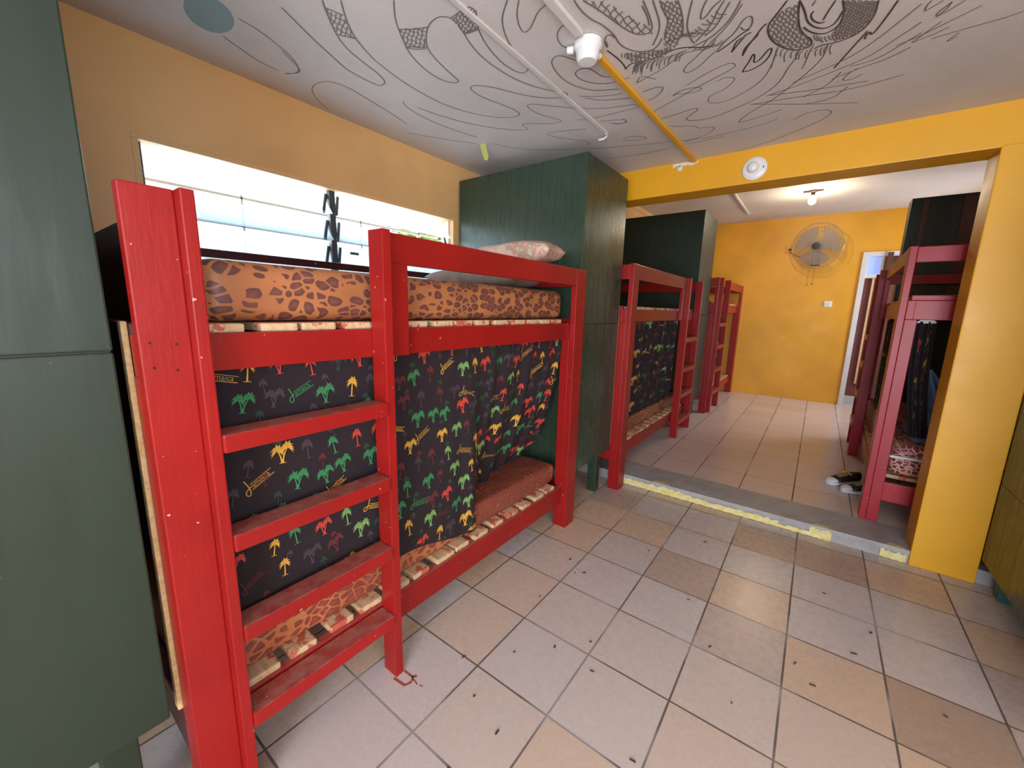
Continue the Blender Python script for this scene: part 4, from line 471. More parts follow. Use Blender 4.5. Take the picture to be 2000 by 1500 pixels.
# ------------------------------------------------------------------ bunk beds
def bunk(label, s, xP, y0, y1, zf, D, ladder, red='red', zr=(1.249, 1.345), zg=(1.566, 1.665), ztop=1.665, zl=(0.165, 0.285), rungs=(1.10, 0.83, 0.56, 0.28), rung_h=0.047, zstep=None, rz=0.0, upper_slats=14, group='red painted wooden bunk beds', label_raw=True, near_guard=True, end_u=0.074, endcol=None):
    root = thing('bunk_bed', label, 'bunk bed', (xP, y0, 0), rz, group)
    Lg = y1-y0; R = M[red]
    def bx(b, u0, u1, v0, v1, z0, z1, bev=0.0035, mi=0):
        b.box(-s*u0, -s*u1, v0, v1, z0, z1, bev, mi); return b
    def V(v0, v1):                      # mirror along the bed when the ladder is at the far end
        return (v0, v1) if ladder == 'near' else (Lg-v1, Lg-v0)
    def foot(v):                        # floor height under that end
        return zf if zstep is None or y0+v < zstep else ZF
    # four corner legs: a front board and an inner board that carries the rails
    w1 = 0.094; v0, v1 = V(0, w1)
    bx(bx(MB(), 0, 0.036, v0, v1, foot(v0), ztop), 0.036, 0.09, v0, v1, foot(v0), zr[0]).build('leg', R, root)
    v0, v1 = V(Lg-0.113, Lg)
    bx(bx(MB(), 0, 0.036, v0, v1, foot(v0), ztop), 0.036, 0.094, v0, v1, foot(v0), zr[0]).build('leg', R, root)
    for vv in (0, Lg-0.09):
        bx(bx(MB(), D-0.036, D, vv, vv+0.09, foot(vv), ztop-0.02), D-0.09, D-0.036, vv, vv+0.09, foot(vv), zr[0]).build('leg', R, root)
    # side rails
    bx(MB(), 0.036, 0.074, 0.0, Lg, zr[0], zr[1]).build('upper_rail', R, root)
    bx(MB(), D-0.074, D-0.036, 0.0, Lg, zr[0], zr[1]).build('upper_rail', R, root)
    bx(MB(), 0.038, 0.074, 0.094, Lg-0.113, zl[0], zl[1]).build('lower_rail', R, root)
    bx(MB(), D-0.074, D-0.036, 0.09, Lg-0.09, zl[0], zl[1]).build('lower_rail', R, root)
    # guard rails
    inner = 0.638
    v0, v1 = V(inner, Lg-0.113)
    bx(MB(), 0.002, 0.034, v0, v1, zg[0], zg[1]).build('guard_rail', R, root)
    v0, v1 = V(inner, inner+0.10)
    bx(MB(), 0.003, 0.035, v0, v1, zr[0], zg[0]).build('guard_upright', R, root)
    bx(MB(), D-0.030, D-0.004, 0.09, Lg-0.09, zg[0]+0.05, zg[1]-0.012).build('guard_rail', M['red_dark'] if red == 'red' else R, root)  # backlit look of the back guard rail put into its colour
    # end rails
    for (va, vb) in ((0.003, 0.035), (Lg-0.035, Lg-0.003)):
        RE = M[endcol] if endcol and va < 0.1 else R  # near end rails can take a red with shade in it
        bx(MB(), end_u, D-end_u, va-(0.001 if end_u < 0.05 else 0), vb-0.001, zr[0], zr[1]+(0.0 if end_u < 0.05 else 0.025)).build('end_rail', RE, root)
        if end_u < 0.05: bx(MB(), 0.05, D-0.05, va+0.006, vb+0.03, zr[1]+0.001, zr[1]+0.032).build('end_slat', RE, root)
        if near_guard or va > 0.1: bx(MB(), 0.036, D-0.036, va, vb, zg[0], zg[1]-0.005).build('end_rail', R, root)
        bx(MB(), 0.09, D-0.09, va, vb, zl[0]-0.01, zl[1]).build('end_rail', RE, root)
    # raw edge batten seen beside the near leg
    if label_raw:
        plabel(bx(MB(), 0.0925, 0.122, -0.010, 0.0025, zl[1]+0.03, zr[1]+0.03).build('batten', M['pine_clean'], root), 'unpainted pine batten')
    # ladder
    v0, v1 = V(w1, w1+0.028)
    bx(MB(), -0.039, 0.036, v0, v1, foot(v0), ztop).build('ladder_stile', R, root)
    v0, v1 = V(0.604, 0.638)
    bx(MB(), -0.039, 0.0355, v0, v1, foot(v0), ztop).build('ladder_stile', R, root)
    for zt_ in rungs:
        v0, v1 = V(w1+0.028, 0.604)
        bx(MB(), -0.046, 0.033, v0, v1, zt_-rung_h, zt_, 0.005).build('ladder_rung', R, root)
    # slats
    def slats(z, n, seed):
        rnd = random.Random(seed); pitch = (Lg-0.30)/n
        for i in range(n):
            vv = 0.135+i*pitch+rnd.uniform(-0.012, 0.012); ww = rnd.uniform(0.085, 0.11)
            bx(MB(), 0.047+rnd.uniform(0, 0.006), D-0.05, vv, vv+ww, z, z+0.0235, 0.006).build('slat', M['pine'], root)
    if upper_slats: slats(zr[1], upper_slats, 3)
    slats(zl[1], 14, 8)
    return root
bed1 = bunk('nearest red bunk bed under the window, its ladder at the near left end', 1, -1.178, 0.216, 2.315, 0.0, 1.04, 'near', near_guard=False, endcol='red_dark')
bed2 = bunk('second red bunk bed on the left, standing partly on the step, bare slats on top', 1, -1.128, 2.975, 5.10, 0.0, 1.04, 'far', zr=(1.346, 1.44), zg=(1.66, 1.77), ztop=1.772, zl=(0.25, 0.345), rungs=(1.165, 0.845, 0.565, 0.27), zstep=3.148)
bed3 = bunk('third red bunk bed, against the far orange wall left of the fan', 1, -1.095, 5.87, 7.93, ZF, 1.04, 'near', zr=(1.44, 1.555), zg=(1.77, 1.885), ztop=1.885, zl=(0.27, 0.37), rungs=(1.30, 1.0, 0.68, 0.37), label_raw=False)
bed4 = bunk('glossy crimson bunk bed on the right, behind the yellow pillar', -1, 0.38, 3.475, 5.70, ZF, 1.04, 'far', red='red_glossy', zr=(1.415, 1.53), zg=(1.755, 1.85), ztop=1.85, zl=(0.245, 0.36), rungs=(1.25, 0.98, 0.68, 0.40), rz=rad(-1.6), label_raw=False, end_u=0.036)
# dark panel added for the shade inside the near end of the nearest bunk
b = MB(); b.box(-0.94, -0.0945, 0.037, 0.053, 0.10, 1.612, 0.003); plabel(b.build('end_shade_panel', M['red_dark'], bed1), 'dark panel standing for the shade inside the near end')
# nail heads on the wide near leg
for (vv, z) in ((0.019, 1.330), (0.066, 1.325), (0.021, 1.274), (0.062, 1.265)):
    b = MB(); b.cyl((0.0005, vv, z), (-0.0015, vv, z), 0.0032, seg=10); b.build('nail_head', M['red_dark'], bed1)

# ------------------------------------------------------------------ soft things
def mattress(name, label, x0, x1, y0, y1, z0, z1, mat, rb=0.035, wob=0.006, seed=1, group=None):
    """rounded foam slab with a slightly uneven cover"""
    b = bmesh.new(); bmesh.ops.create_cube(b, size=1)
    cx, cy, cz = (x0+x1)/2, (y0+y1)/2, z0
    for v in b.verts: v.co = Vector((v.co.x*(x1-x0), v.co.y*(y1-y0), (v.co.z+0.5)*(z1-z0)))
    bmesh.ops.bevel(b, geom=list(b.edges), offset=rb, segments=4, affect='EDGES', profile=0.5)
    bmesh.ops.subdivide_edges(b, edges=[e for e in b.edges if e.calc_length() > 0.5], cuts=24, use_grid_fill=True)
    from mathutils import noise as nz
    for v in b.verts:
        d = nz.noise(v.co*5.0+Vector((seed, 0, 0)))*wob
        c = Vector((0, v.co.y, (z1-z0)/2)); n = (v.co-c); n.y = 0
        if n.length > 0: v.co += n.normalized()*d
    for f in b.faces: f.smooth = True
    me = bpy.data.meshes.new(name); b.to_mesh(me); b.free(); me.materials.append(mat)
    o = bpy.data.objects.new(name, me); C.objects.link(o); o.location = (cx, cy, cz)
    if label: tag(o, label, 'mattress', group)
    return o
mattress('mattress', 'orange leopard print mattress on the upper deck of the nearest bunk', -2.12, -1.252, 0.36, 2.175, 1.372, 1.535, M['leopard'], 0.045, seed=2)
mattress('mattress', 'reddish brown giraffe print mattress on the lower deck of the nearest bunk', -2.12, -1.264, 0.34, 2.185, 0.311, 0.437, M['leopard_low'], 0.03, seed=5)
mattress('mattress', 'brown patterned mattress on the lower deck of the second bunk', -2.07, -1.235, 3.13, 4.95, 0.373, 0.50, M['leopard'], 0.03, seed=6)
lm = mattress('mattress', 'pink leopard print mattress on the lower deck of the right-hand bunk', 0.50, 1.34, 3.60, 5.55, 0.388, 0.60, M['leopard_pink'], 0.03, seed=7)
b = MB(); b.box(-0.43, 0.43, -0.986, -0.978, 0.118, 0.134, 0.003); plabel(b.build('piping', M['shoe_white'], lm), 'white piping along the edge')
b = MB(); b.box(0.52, 1.3, 7.0, 7.1, 0, 0, 0) if False else None

def pillow(name, label, loc, rot, sx, sy, sz, mat, seed=0):
    from mathutils import noise as nz
    b = bmesh.new(); n = 22
    grid = {}
    for side in (1, -1):
        for i in range(n+1):
            for j in range(n+1):
                u, v = i/n*2-1, j/n*2-1
                e = max(0, (1-u**4))*max(0, (1-v**4)); h = sz/2*(e**0.45)
                pin = 1-0.10*(abs(u)**3)*(1-abs(v))-0.0; pin2 = 1-0.10*(abs(v)**3)*(1-abs(u))
                if side == -1 and (i in (0, n) or j in (0, n)): grid[(side, i, j)] = grid[(1, i, j)]; continue
                w_ = nz.noise(Vector((u*2+seed, v*2, side)))*0.16*h
                grid[(side, i, j)] = b.verts.new((u*sx/2*pin, v*sy/2*pin2, side*(h+w_)))
        for i in range(n):
            for j in range(n):
                q = [grid[(side, i, j)], grid[(side, i+1, j)], grid[(side, i+1, j+1)], grid[(side, i, j+1)]]
                f = b.faces.new(q if side == 1 else q[::-1]); f.smooth = True
    me = bpy.data.meshes.new(name); b.to_mesh(me); b.free(); me.materials.append(mat)
    o = bpy.data.objects.new(name, me); C.objects.link(o); o.location = loc; o.rotation_euler = rot
    tag(o, label, 'pillow'); return o
pillow('pillow', 'grey brown pillow lying flat on the upper leopard mattress', (-1.72, 1.98, 1.602), (0, rad(1), rad(4)), 0.66, 0.38, 0.115, M['greycloth'], 1)
pillow('pillow', 'pale pink floral pillow on top of the grey one, beside the green cupboard', (-1.49, 2.03, 1.742), (rad(3), rad(-3), rad(12)), 0.50, 0.34, 0.125, M['floral'], 4)

# ------------------------------------------------------------------ curtains with palm print
def frond(a, l, w, droop):
    """one leaf as a bent tapered strip, 2-D"""
    c, s_ = math.cos(a), math.sin(a); pts = []
    mid = (c*l*0.55, s_*l*0.55+0.06*l); tip = (c*l, s_*l-droop*l)
    nx, ny = -s_*w, c*w
    return [[(0, 0), (mid[0]-nx, mid[1]-ny), tip, (mid[0]+nx, mid[1]+ny)]]
def palm(kind, h):
    polys = []
    trunks = [(0.0, 0.0, 1.0)] if kind == 'one' else [(-0.06, -0.14, 0.86), (0.06, 0.20, 1.0)]
    for (x0, dx, hh) in trunks:
        prev = None
        for i in range(5):
            t = i/4; x = (x0*0.4+dx*t*t)*h; y = hh*h*0.62*t; w_ = h*(0.035-0.012*t)
            if prev: polys.append([(prev[0]-prev[2], prev[1]), (prev[0]+prev[2], prev[1]), (x+w_, y), (x-w_, y)])
            prev = (x, y, w_)
        cx, cy = prev[0], prev[1]
        for a in (8, 38, 68, 98, 128, 158, 186, -14, 205, -32):
            up = math.sin(rad(a)); l = h*(0.34 if up > 0.2 else 0.29)
            for f in frond(rad(a), l, h*0.042, 0.42 if abs(math.cos(rad(a))) > 0.5 else 0.1): polys.append([(cx+x, cy+y) for x, y in f])
    polys.append([(-0.13*h, -0.015*h), (0.15*h, -0.015*h), (0.15*h, 0.012*h), (-0.13*h, 0.012*h)])
    return polys
def strokes2d(pts, w_):
    out = []
    for i in range(len(pts)-1):
        a, c = Vector(pts[i]), Vector(pts[i+1]); d = (c-a).normalized(); n_ = Vector((-d.y, d.x))*w_/2
        out.append([tuple(a+n_), tuple(a-n_), tuple(c-n_), tuple(c+n_)])
    return out
def text_polys(txt, size):
    cu = bpy.data.curves.new('t', 'FONT'); cu.body = txt; cu.size = size; cu.resolution_u = 2
    o = bpy.data.objects.new('t', cu); C.objects.link(o); bpy.context.view_layer.update()
    me = o.evaluated_get(bpy.context.evaluated_depsgraph_get()).to_mesh()
    out = [[(me.vertices[i].co.x, me.vertices[i].co.y) for i in p.vertices] for p in me.polygons]
    o.evaluated_get(bpy.context.evaluated_depsgraph_get()).to_mesh_clear()
    C.objects.unlink(o); bpy.data.objects.remove(o); return out
AMAICA = text_polys('amaica', 1.0)
def wordmark(h):
    """looped capital J followed by the small letters, underlined"""
    j = [(0.30, 0.62), (0.31, 0.36), (0.27, 0.05), (0.18, -0.16), (0.05, -0.20), (-0.02, -0.06), (0.05, 0.08), (0.20, 0.13), (0.42, 0.16)]
    j = [(x*h, y*h) for x, y in smooth_pts(j, 2)]
    P_ = strokes2d(j, 0.055*h)
    P_ += [[(x*0.36*h+0.42*h, y*0.40*h+0.04*h) for x, y in q] for q in AMAICA]
    P_ += strokes2d([(0.34*h, -0.02*h), (1.58*h, -0.02*h)], 0.045*h) + strokes2d([(0.40*h, 0.29*h), (1.58*h, 0.29*h)], 0.035*h)
    return P_
CM = ['cloth', 'p_yellow', 'p_lime', 'p_green', 'p_red', 'p_dimred', 'p_dimgreen', 'p_grey', 'p_ochre']
def curtain(label, S, W, Lf, nu, nv, seed, msize=(0.10, 0.10), step=(0.105, 0.115), nrm=1.0, dim=False, motifs=True, group=None, name='bed_curtain'):
    """S(a,b) -> point; a 0..1 along the rod, b 0..1 downwards; W cloth width; Lf(a) cloth length"""
    b = MB(); V_ = [[b.bm.verts.new(S(i/nu, j/nv)) for j in range(nv+1)] for i in range(nu+1)]
    for i in range(nu):
        for j in range(nv): f = b.bm.faces.new((V_[i][j], V_[i][j+1], V_[i+1][j+1], V_[i+1][j])); f.smooth = True
    rnd = random.Random(seed)
    def put(polys, p, q, rot, mi):
        cr, sr = math.cos(rot), math.sin(rot)
        for pl in polys:
            pts = []
            for (x, y) in pl:
                xx, yy = x*cr-y*sr, x*sr+y*cr; a = (p+xx)/W; 
                if not (0.002 < a < 0.998): pts = None; break
                bb = (q-yy)/Lf(a)
                if not (0.004 < bb < 0.992): pts = None; break
                e = 0.004; P0 = Vector(S(a, bb)); da = Vector(S(min(a+e, 1), bb))-Vector(S(max(a-e, 0), bb)); db = Vector(S(a, min(bb+e, 1)))-Vector(S(a, max(bb-e, 0)))
                n_ = da.cross(db); n_ = n_.normalized() if n_.length > 0 else Vector((1, 0, 0))
                if n_.x*nrm < 0: n_ = -n_
                pts.append(P0+n_*0.003)
            if pts:
                try: b.poly(pts, mi)
                except ValueError: pass
    if motifs:
        nq = int(1.1/step[1])+1; npx = int(W/step[0])+1; cnt = 0
        for i in range(npx):
            for j in range(nq):
                p = (i+0.5+(0.5 if j % 2 else 0))*step[0]+rnd.uniform(-0.015, 0.015); q = (j+0.6)*step[1]+rnd.uniform(-0.012, 0.012)
                t = p/W; h = (msize[0]*(1-t)+msize[1]*t)*rnd.uniform(0.85, 1.08); r = rnd.random(); kd = rnd.choice(('one', 'two', 'two'))
                if (i*2+j*3) % 7 == 0: put(wordmark(h*0.80), p-h*0.5, q-h*0.3, rnd.choice((rad(28), rad(-14), rad(-4), rad(30))), rnd.choice((1, 8, 8, 5, 3)))
                else:
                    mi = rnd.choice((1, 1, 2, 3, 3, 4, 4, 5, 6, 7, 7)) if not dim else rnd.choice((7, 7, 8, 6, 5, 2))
                    put(palm(kd, h), p, q, rad(rnd.uniform(-12, 12)), mi)
                if (i+j) % 2: put(palm('one', h*0.7), p+step[0]*0.5, q+step[1]*0.45, rad(rnd.uniform(-30, 30)), rnd.choice((7, 5, 6)))
    o = b.build(name, [M[m] for m in CM]); tag(o, label, 'curtain', group); return o
# nearest bunk: stretched flat on the left, gathered and swept back over the mattress on the right
def lerp(tab, t):
    for (a, x), (c, y) in zip(tab, tab[1:]):
        if t <= c:
            k_ = (t-a)/(c-a); k_ = k_*k_*(3-2*k_) if isinstance(x, float) else k_
            return x+(y-x)*k_
    return tab[-1][1]
Y0c, Y1c = 0.33, 2.19
zb1 = [(0.33, 0.54), (0.95, 0.425), (1.40, 0.335), (1.47, 0.44), (2.06, 0.445), (2.12, 0.50), (2.16, 0.58), (2.19, 0.72)]
xb1 = [(0.33, -1.240), (1.40, -1.237), (1.455, -1.36), (1.60, -1.43), (2.0, -1.50), (2.19, -1.40)]
def S1(a, b_):
    y = Y0c+(Y1c-Y0c)*a
    g = max(0.0, min(1.0, (y-1.15)/0.5))
    zt_ = 1.262; zb_ = lerp(zb1, y); xb_ = lerp(xb1, y); xt_ = -1.262
    t = b_; x = xt_+(xb_-xt_)*(t**1.6)
    x += g*(0.013*math.sin(y*38)+0.008*math.sin(y*61+1.3))*min(1, 0.35+t) + 0.006*math.sin(y*9+t*5)*t
    if x > -1.2565 and t < 0.12: x = -1.2565
    z = zt_+(zb_-zt_)*t
    return (min(x, -1.236), y+0.012*g*math.sin(y*38+1.0)*t, z)
curtain('black curtain with palm tree print hanging from the upper deck of the nearest bunk', S1, 1.86, lambda a: 1.262-lerp(zb1, Y0c+(Y1c-Y0c)*a), 150, 30, 11, (0.066, 0.088), (0.088, 0.090))
def S2(a, b_):
    y = 3.12+1.50*a; return (-1.225+0.014*math.sin(y*31)+0.010*math.sin(y*53+b_)-0.02*b_, y, 1.35+(0.52-1.35)*b_)
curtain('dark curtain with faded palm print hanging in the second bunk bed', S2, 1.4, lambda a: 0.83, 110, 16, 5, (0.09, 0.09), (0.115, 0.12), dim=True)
def S3(a, b_):
    y = 6.62+0.75*a; return (-1.20+0.012*math.sin(y*40), y, 1.43+(0.55-1.43)*b_)
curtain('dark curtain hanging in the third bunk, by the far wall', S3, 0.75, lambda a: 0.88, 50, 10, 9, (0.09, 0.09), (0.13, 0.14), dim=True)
def S4(a, b_):
    y = 3.62+0.13*math.sin(a*6.0)*0.3; x = 0.545+0.14*a; return (x, y+0.02*math.sin(a*20), 1.40+(0.66-1.40)*b_)
def S4b(a, b_):
    x = 0.485+0.095*a+0.075*b_*b_; return (x, 3.60+0.018*math.sin(a*17)+0.03*b_, 1.405+(0.655-1.405)*b_)
b4c = curtain('bunched dark palm print curtain at the near end of the right-hand bunk', S4b, 0.30, lambda a: 0.75, 40, 20, 21, (0.10, 0.10), (0.10, 0.12), nrm=1.0)
b = MB(); P_ = [(0.487+0.0078*i, 3.592+0.004*math.sin(i*0.6), 1.398+0.012*math.sin(i*0.26)) for i in range(13)]
for i in range(12):
    a, c = P_[i], P_[i+1]; wa = 0.016*math.sin((i+0.4)/13*PI); wc = 0.016*math.sin((i+1.4)/13*PI)
    b.poly([(a[0], a[1], a[2]-wa), (c[0], c[1], c[2]-wc), (c[0], c[1]-0.006, c[2]+wc), (a[0], a[1]-0.006, a[2]+wa)])
plabel(b.build('header_tape', M['white_plastic'], parent=b4c), 'white tape at the top of the curtain')
def S5(a, b_):
    y = 3.9+0.9*a; return (0.485+0.015*math.sin(y*35)+0.01*b_, y, 1.40+(0.68-1.40)*b_)
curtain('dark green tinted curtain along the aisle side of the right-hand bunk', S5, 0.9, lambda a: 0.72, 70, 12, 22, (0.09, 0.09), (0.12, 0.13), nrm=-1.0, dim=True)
# blue bedding on the right-hand bunk
b = MB(); nu, nv = 26, 26; V_ = []
from mathutils import noise as nz
for i in range(nu+1):
    row = []
    for j in range(nv+1):
        u, v_ = i/nu, j/nv; x = 0.60+0.55*u; y = 3.72+0.55*v_
        h = 0.34*math.sin(PI*min(1, max(0, u)))**0.5*math.sin(PI*v_)**0.5*(0.75+0.5*nz.noise(Vector((u*4, v_*4, 2))))
        row.append(b.bm.verts.new((x, y, 0.606+max(0, h)+0.002*u)))
    V_.append(row)
for i in range(nu):
    for j in range(nv): f = b.bm.faces.new((V_[i][j], V_[i+1][j], V_[i+1][j+1], V_[i][j+1])); f.smooth = True
tag(b.build('blanket', M['blue']), 'crumpled blue blanket heaped on the pink leopard mattress', 'blanket')
b = MB(); V_ = []
for i in range(13):
    row = []
    for j in range(25):
        u, v_ = i/12, j/24; x = 0.585+0.06*v_+u*(0.02+0.24*v_); y = 3.655+0.02*math.sin(u*9+v_*3)
        row.append(b.bm.verts.new((x, y, 1.10-0.45*v_)))
    V_.append(row)
for i in range(12):
    for j in range(24): f = b.bm.faces.new((V_[i][j], V_[i][j+1], V_[i+1][j+1], V_[i+1][j])); f.smooth = True
o = b.build('towel', M['blue']); tag(o, 'blue towel hanging beside the bunched curtain in the right-hand bunk', 'towel')
md = o.modifiers.new('thick', 'SOLIDIFY'); md.thickness = 0.012

# ------------------------------------------------------------------ shoes
def shoe(label, loc, rz, tilt=0.0):
    root = thing('sneaker', label, 'shoe', loc, rz, 'black sneakers by the right-hand bunk')
    def loft(secs, mat, name, smooth=True):
        b = bmesh.new(); rings = []
        for (x, hw, z0, z1, p) in secs:
            r = []
            for j in range(20):
                a = 2*PI*j/20; ca, sa = math.cos(a), math.sin(a)
                r.append(b.verts.new((x, hw*math.copysign(abs(ca)**p, ca), (z0+z1)/2+(z1-z0)/2*math.copysign(abs(sa)**p, sa))))
            rings.append(r)
        for i in range(len(rings)-1):
            for j in range(20): b.faces.new((rings[i][j], rings[i][(j+1) % 20], rings[i+1][(j+1) % 20], rings[i+1][j]))
        b.faces.new(rings[0][::-1]); b.faces.new(rings[-1])
        for f in b.faces: f.smooth = smooth
        bmesh.ops.recalc_face_normals(b, faces=b.faces)
        me = bpy.data.meshes.new(name); b.to_mesh(me); b.free(); me.materials.append(mat)
        o = bpy.data.objects.new(name, me); C.objects.link(o); o.parent = root; return o
    loft([(0.0, 0.025, 0, 0.026, .6), (0.02, 0.040, 0, 0.028, .6), (0.08, 0.048, 0, 0.026, .6), (0.15, 0.040, 0, 0.026, .6), (0.22, 0.038, 0, 0.030, .6), (0.27, 0.030, 0, 0.032, .6), (0.282, 0.018, 0.003, 0.03, .6)], M['shoe_white'], 'sole')
    loft([(0.002, 0.022, 0.024, 0.036, .8), (0.02, 0.037, 0.024, 0.048, .8), (0.05, 0.043, 0.024, 0.054, .8), (0.07, 0.044, 0.024, 0.056, .8)], M['shoe_white'], 'toe_cap')
    loft([(0.055, 0.0445, 0.024, 0.056, .8), (0.10, 0.044, 0.024, 0.072, .8), (0.15, 0.038, 0.024, 0.092, .8), (0.19, 0.036, 0.024, 0.098, .8), (0.24, 0.034, 0.024, 0.100, .8), (0.27, 0.028, 0.026, 0.098, .8), (0.278, 0.016, 0.03, 0.09, .8)], M['black_rubber'], 'upper')
    b = MB()
    for i in range(5):
        x = 0.09+i*0.017; z = 0.068+i*0.0075
        b.tube([(x, -0.027, z-0.010), (x+0.004, -0.012, z+0.001), (x+0.006, 0.012, z+0.001), (x+0.010, 0.027, z-0.008)], 0.0032, 6)
    b.tube([(0.16, 0.0, 0.100), (0.145, 0.022, 0.107), (0.155, 0.040, 0.090), (0.172, 0.026, 0.098), (0.16, 0.0, 0.101)], 0.003, 6); b.tube([(0.16, 0.0, 0.100), (0.15, -0.024, 0.107), (0.17, -0.040, 0.088)], 0.003, 6)
    b.build('laces', M['lace_yellow'], root, smooth=True)
    return root
shoe('black sneaker with white toe and yellow laces, nearer the aisle', (0.215, 4.03, ZF), rad(42))
shoe('black sneaker lying closer to the crimson bunk post', (0.30, 3.93, ZF), rad(22))

# ------------------------------------------------------------------ ceiling and wall fittings
t = thing('cable_trunking', 'yellow painted cable trunking running along the near ceiling to the beam', 'cable trunking', (-0.86, 1.66, ZC))
b = MB(); b.box(-0.013, 0.013, 0.022, YP0-1.66-0.004, -0.02, -0.001, 0.003)
o = b.build('trunking_cover', M['orange'], t); o.rotation_euler = (0, 0, rad(-1.6)); 
b = MB(); b.box(-0.0165, 0.0165, -1.6, -0.135, -0.018, -0.001, 0.003); plabel(b.build('trunking_cover', M['ceiling'], t), 'off-white painted length of trunking')
t = thing('lamp_holder', 'white round ceiling lamp holder where the trunking turns yellow', 'lamp holder', (-0.862, 1.60, ZC))
b = MB(); b.lathe([(0, -0.002), (0.055, -0.002), (0.056, -0.02), (0.045, -0.034), (0.042, -0.06), (0.034, -0.07), (0.0, -0.071)], (0, 0, 0), (0, 0, 1), 28); b.build('base', M['white_plastic'], t, smooth=True)
b = MB(); b.cyl((-0.052, -0.02, -0.02), (-0.075, -0.03, -0.02), 0.014, 0.012); b.build('side_lug', M['white_plastic'], t, smooth=True)
b = MB(); b.cyl((0.01, 0.052, -0.02), (0.014, 0.075, -0.02), 0.014, 0.012); b.build('side_lug', M['white_plastic'], t, smooth=True)
b = MB(); b.box(-0.011, 0.011, -2.9, 0.0, -0.009, 0.0, 0.004, mat=Matrix.Rotation(rad(0.3), 4, 'Z'))
o = b.build('conduit', M['ceiling'], loc=(-1.14, 2.40, ZC)); tag(o, 'off-white flat conduit on the near ceiling, left of the yellow trunking', 'conduit')
b = MB(); b.tube([(-1.14, 2.39, ZC-0.008), (-1.145, 2.42, ZC-0.012), (-1.17, 2.425, ZC-0.02), (-1.19, 2.40, ZC-0.03)], 0.006, 8); tag(b.build('cable_end', M['white_plastic'], smooth=True), 'short white cable end poking out of the flat conduit', 'cable')
# curled tag hanging from the ceiling
b = MB(); P_ = []
for i in range(15):
    tt = i/14; P_.append((0.03*math.sin(tt*2.2)*tt, 0.0, -0.10*tt if i else 0))
for i in range(14):
    a, c = P_[i], P_[i+1]; wa = 0.019*(1-0.5*max(0, i/14-0.7)/0.3); wc = 0.019*(1-0.5*max(0, (i+1)/14-0.7)/0.3)
    b.poly([(a[0]-wa*0.8, a[1]-wa*0.6, a[2]), (a[0]+wa*0.8, a[1]+wa*0.6, a[2]), (c[0]+wc*0.8, c[1]+wc*0.6, c[2]), (c[0]-wc*0.8, c[1]-wc*0.6, c[2])])
o = b.build('paper_strip', M['paper_green'], loc=(-1.86, 2.125, ZC-0.0005)); tag(o, 'yellow-green curled strip hanging from the ceiling by the cupboard', 'paper strip')
md = o.modifiers.new('thick', 'SOLIDIFY'); md.thickness = 0.0015
# round fitting on the beam
t = thing('smoke_alarm', 'white round fitting with a small dome on the yellow beam', 'smoke alarm', (-0.453, YP0, 2.332))
b = MB(); b.lathe([(0, 0.001), (0.067, 0.001), (0.069, 0.010), (0.062, 0.017), (0.040, 0.020), (0, 0.020)], (0, 0, 0), (0, -1, 0), 36); b.build('base', M['white_plastic'], t, smooth=True)
b = MB(); b.lathe([(0.034, 0.018), (0.033, 0.030), (0.025, 0.042), (0.012, 0.048), (0, 0.049)], (-0.008, 0, 0.004), (0, -1, 0), 28); b.build('dome', M['white_plastic'], t, smooth=True)
b = MB(); b.box(0.046, 0.052, -0.0215, -0.018, -0.006, 0.006, 0.001); b.build('indicator_slot', M['black_rubber'], t)
# far bulb
t = thing('ceiling_bulb', 'lit bare bulb in a holder on the far ceiling', 'light bulb', (-0.262, 6.38, ZC2))
b = MB(); b.lathe([(0, -0.001), (0.05, -0.001), (0.052, -0.012), (0.03, -0.02), (0.022, -0.025), (0.022, -0.055), (0, -0.056)], (0, 0, 0), (0, 0, 1), 24); plabel(b.build('lamp_holder', M['brown_plastic'], t, smooth=True), 'brown lamp holder')
b = MB()
b.box(-0.10, -0.045, -0.03, -0.01, -0.02, -0.002, 0.002); b.box(0.045, 0.10, -0.02, 0.0, -0.016, -0.002, 0.002); b.build('fixing_bracket', M['brown_plastic'], t)
b = MB(); b.lathe([(0.012, -0.055), (0.015, -0.07), (0.033, -0.092), (0.041, -0.115), (0.036, -0.142), (0.018, -0.156), (0, -0.158)], (0, 0, 0), (0, 0, 1), 24); plabel(b.build('bulb', M['bulb'], t, smooth=True), 'glowing warm white bulb')
pl = bpy.data.lights.new('bulb_light', 'POINT'); pl.energy = 25; pl.color = (1.0, 0.82, 0.56); pl.shadow_soft_size = 0.035
po = bpy.data.objects.new('bulb_light', pl); C.objects.link(po); po.location = (-0.262, 6.38, ZC2-0.185)
b = MB(); b.box(-0.014, 0.014, 0, 1.3, -0.016, 0, 0.003); tag(b.build('conduit', M['ceiling'], loc=(-1.065, 6.0, ZC2)), 'white conduit on the far ceiling left of the bulb', 'conduit')
b = MB(); b.box(0.0, 0.016, 0, 2.0, -0.011, 0.011, 0.003); tag(b.build('conduit', M['peach'], loc=(XL, 5.0, 2.855)), 'pale conduit high on the left wall beyond the beam', 'conduit')
b = MB(); b.box(-0.03, 0.03, -0.01, 0.01, -0.004, 0, 0.001); tag(b.build('ceiling_hook', M['brown_plastic'], loc=(0.47, 5.6, ZC2)), 'small dark hook plate on the far ceiling right of the bulb', 'hook plate')

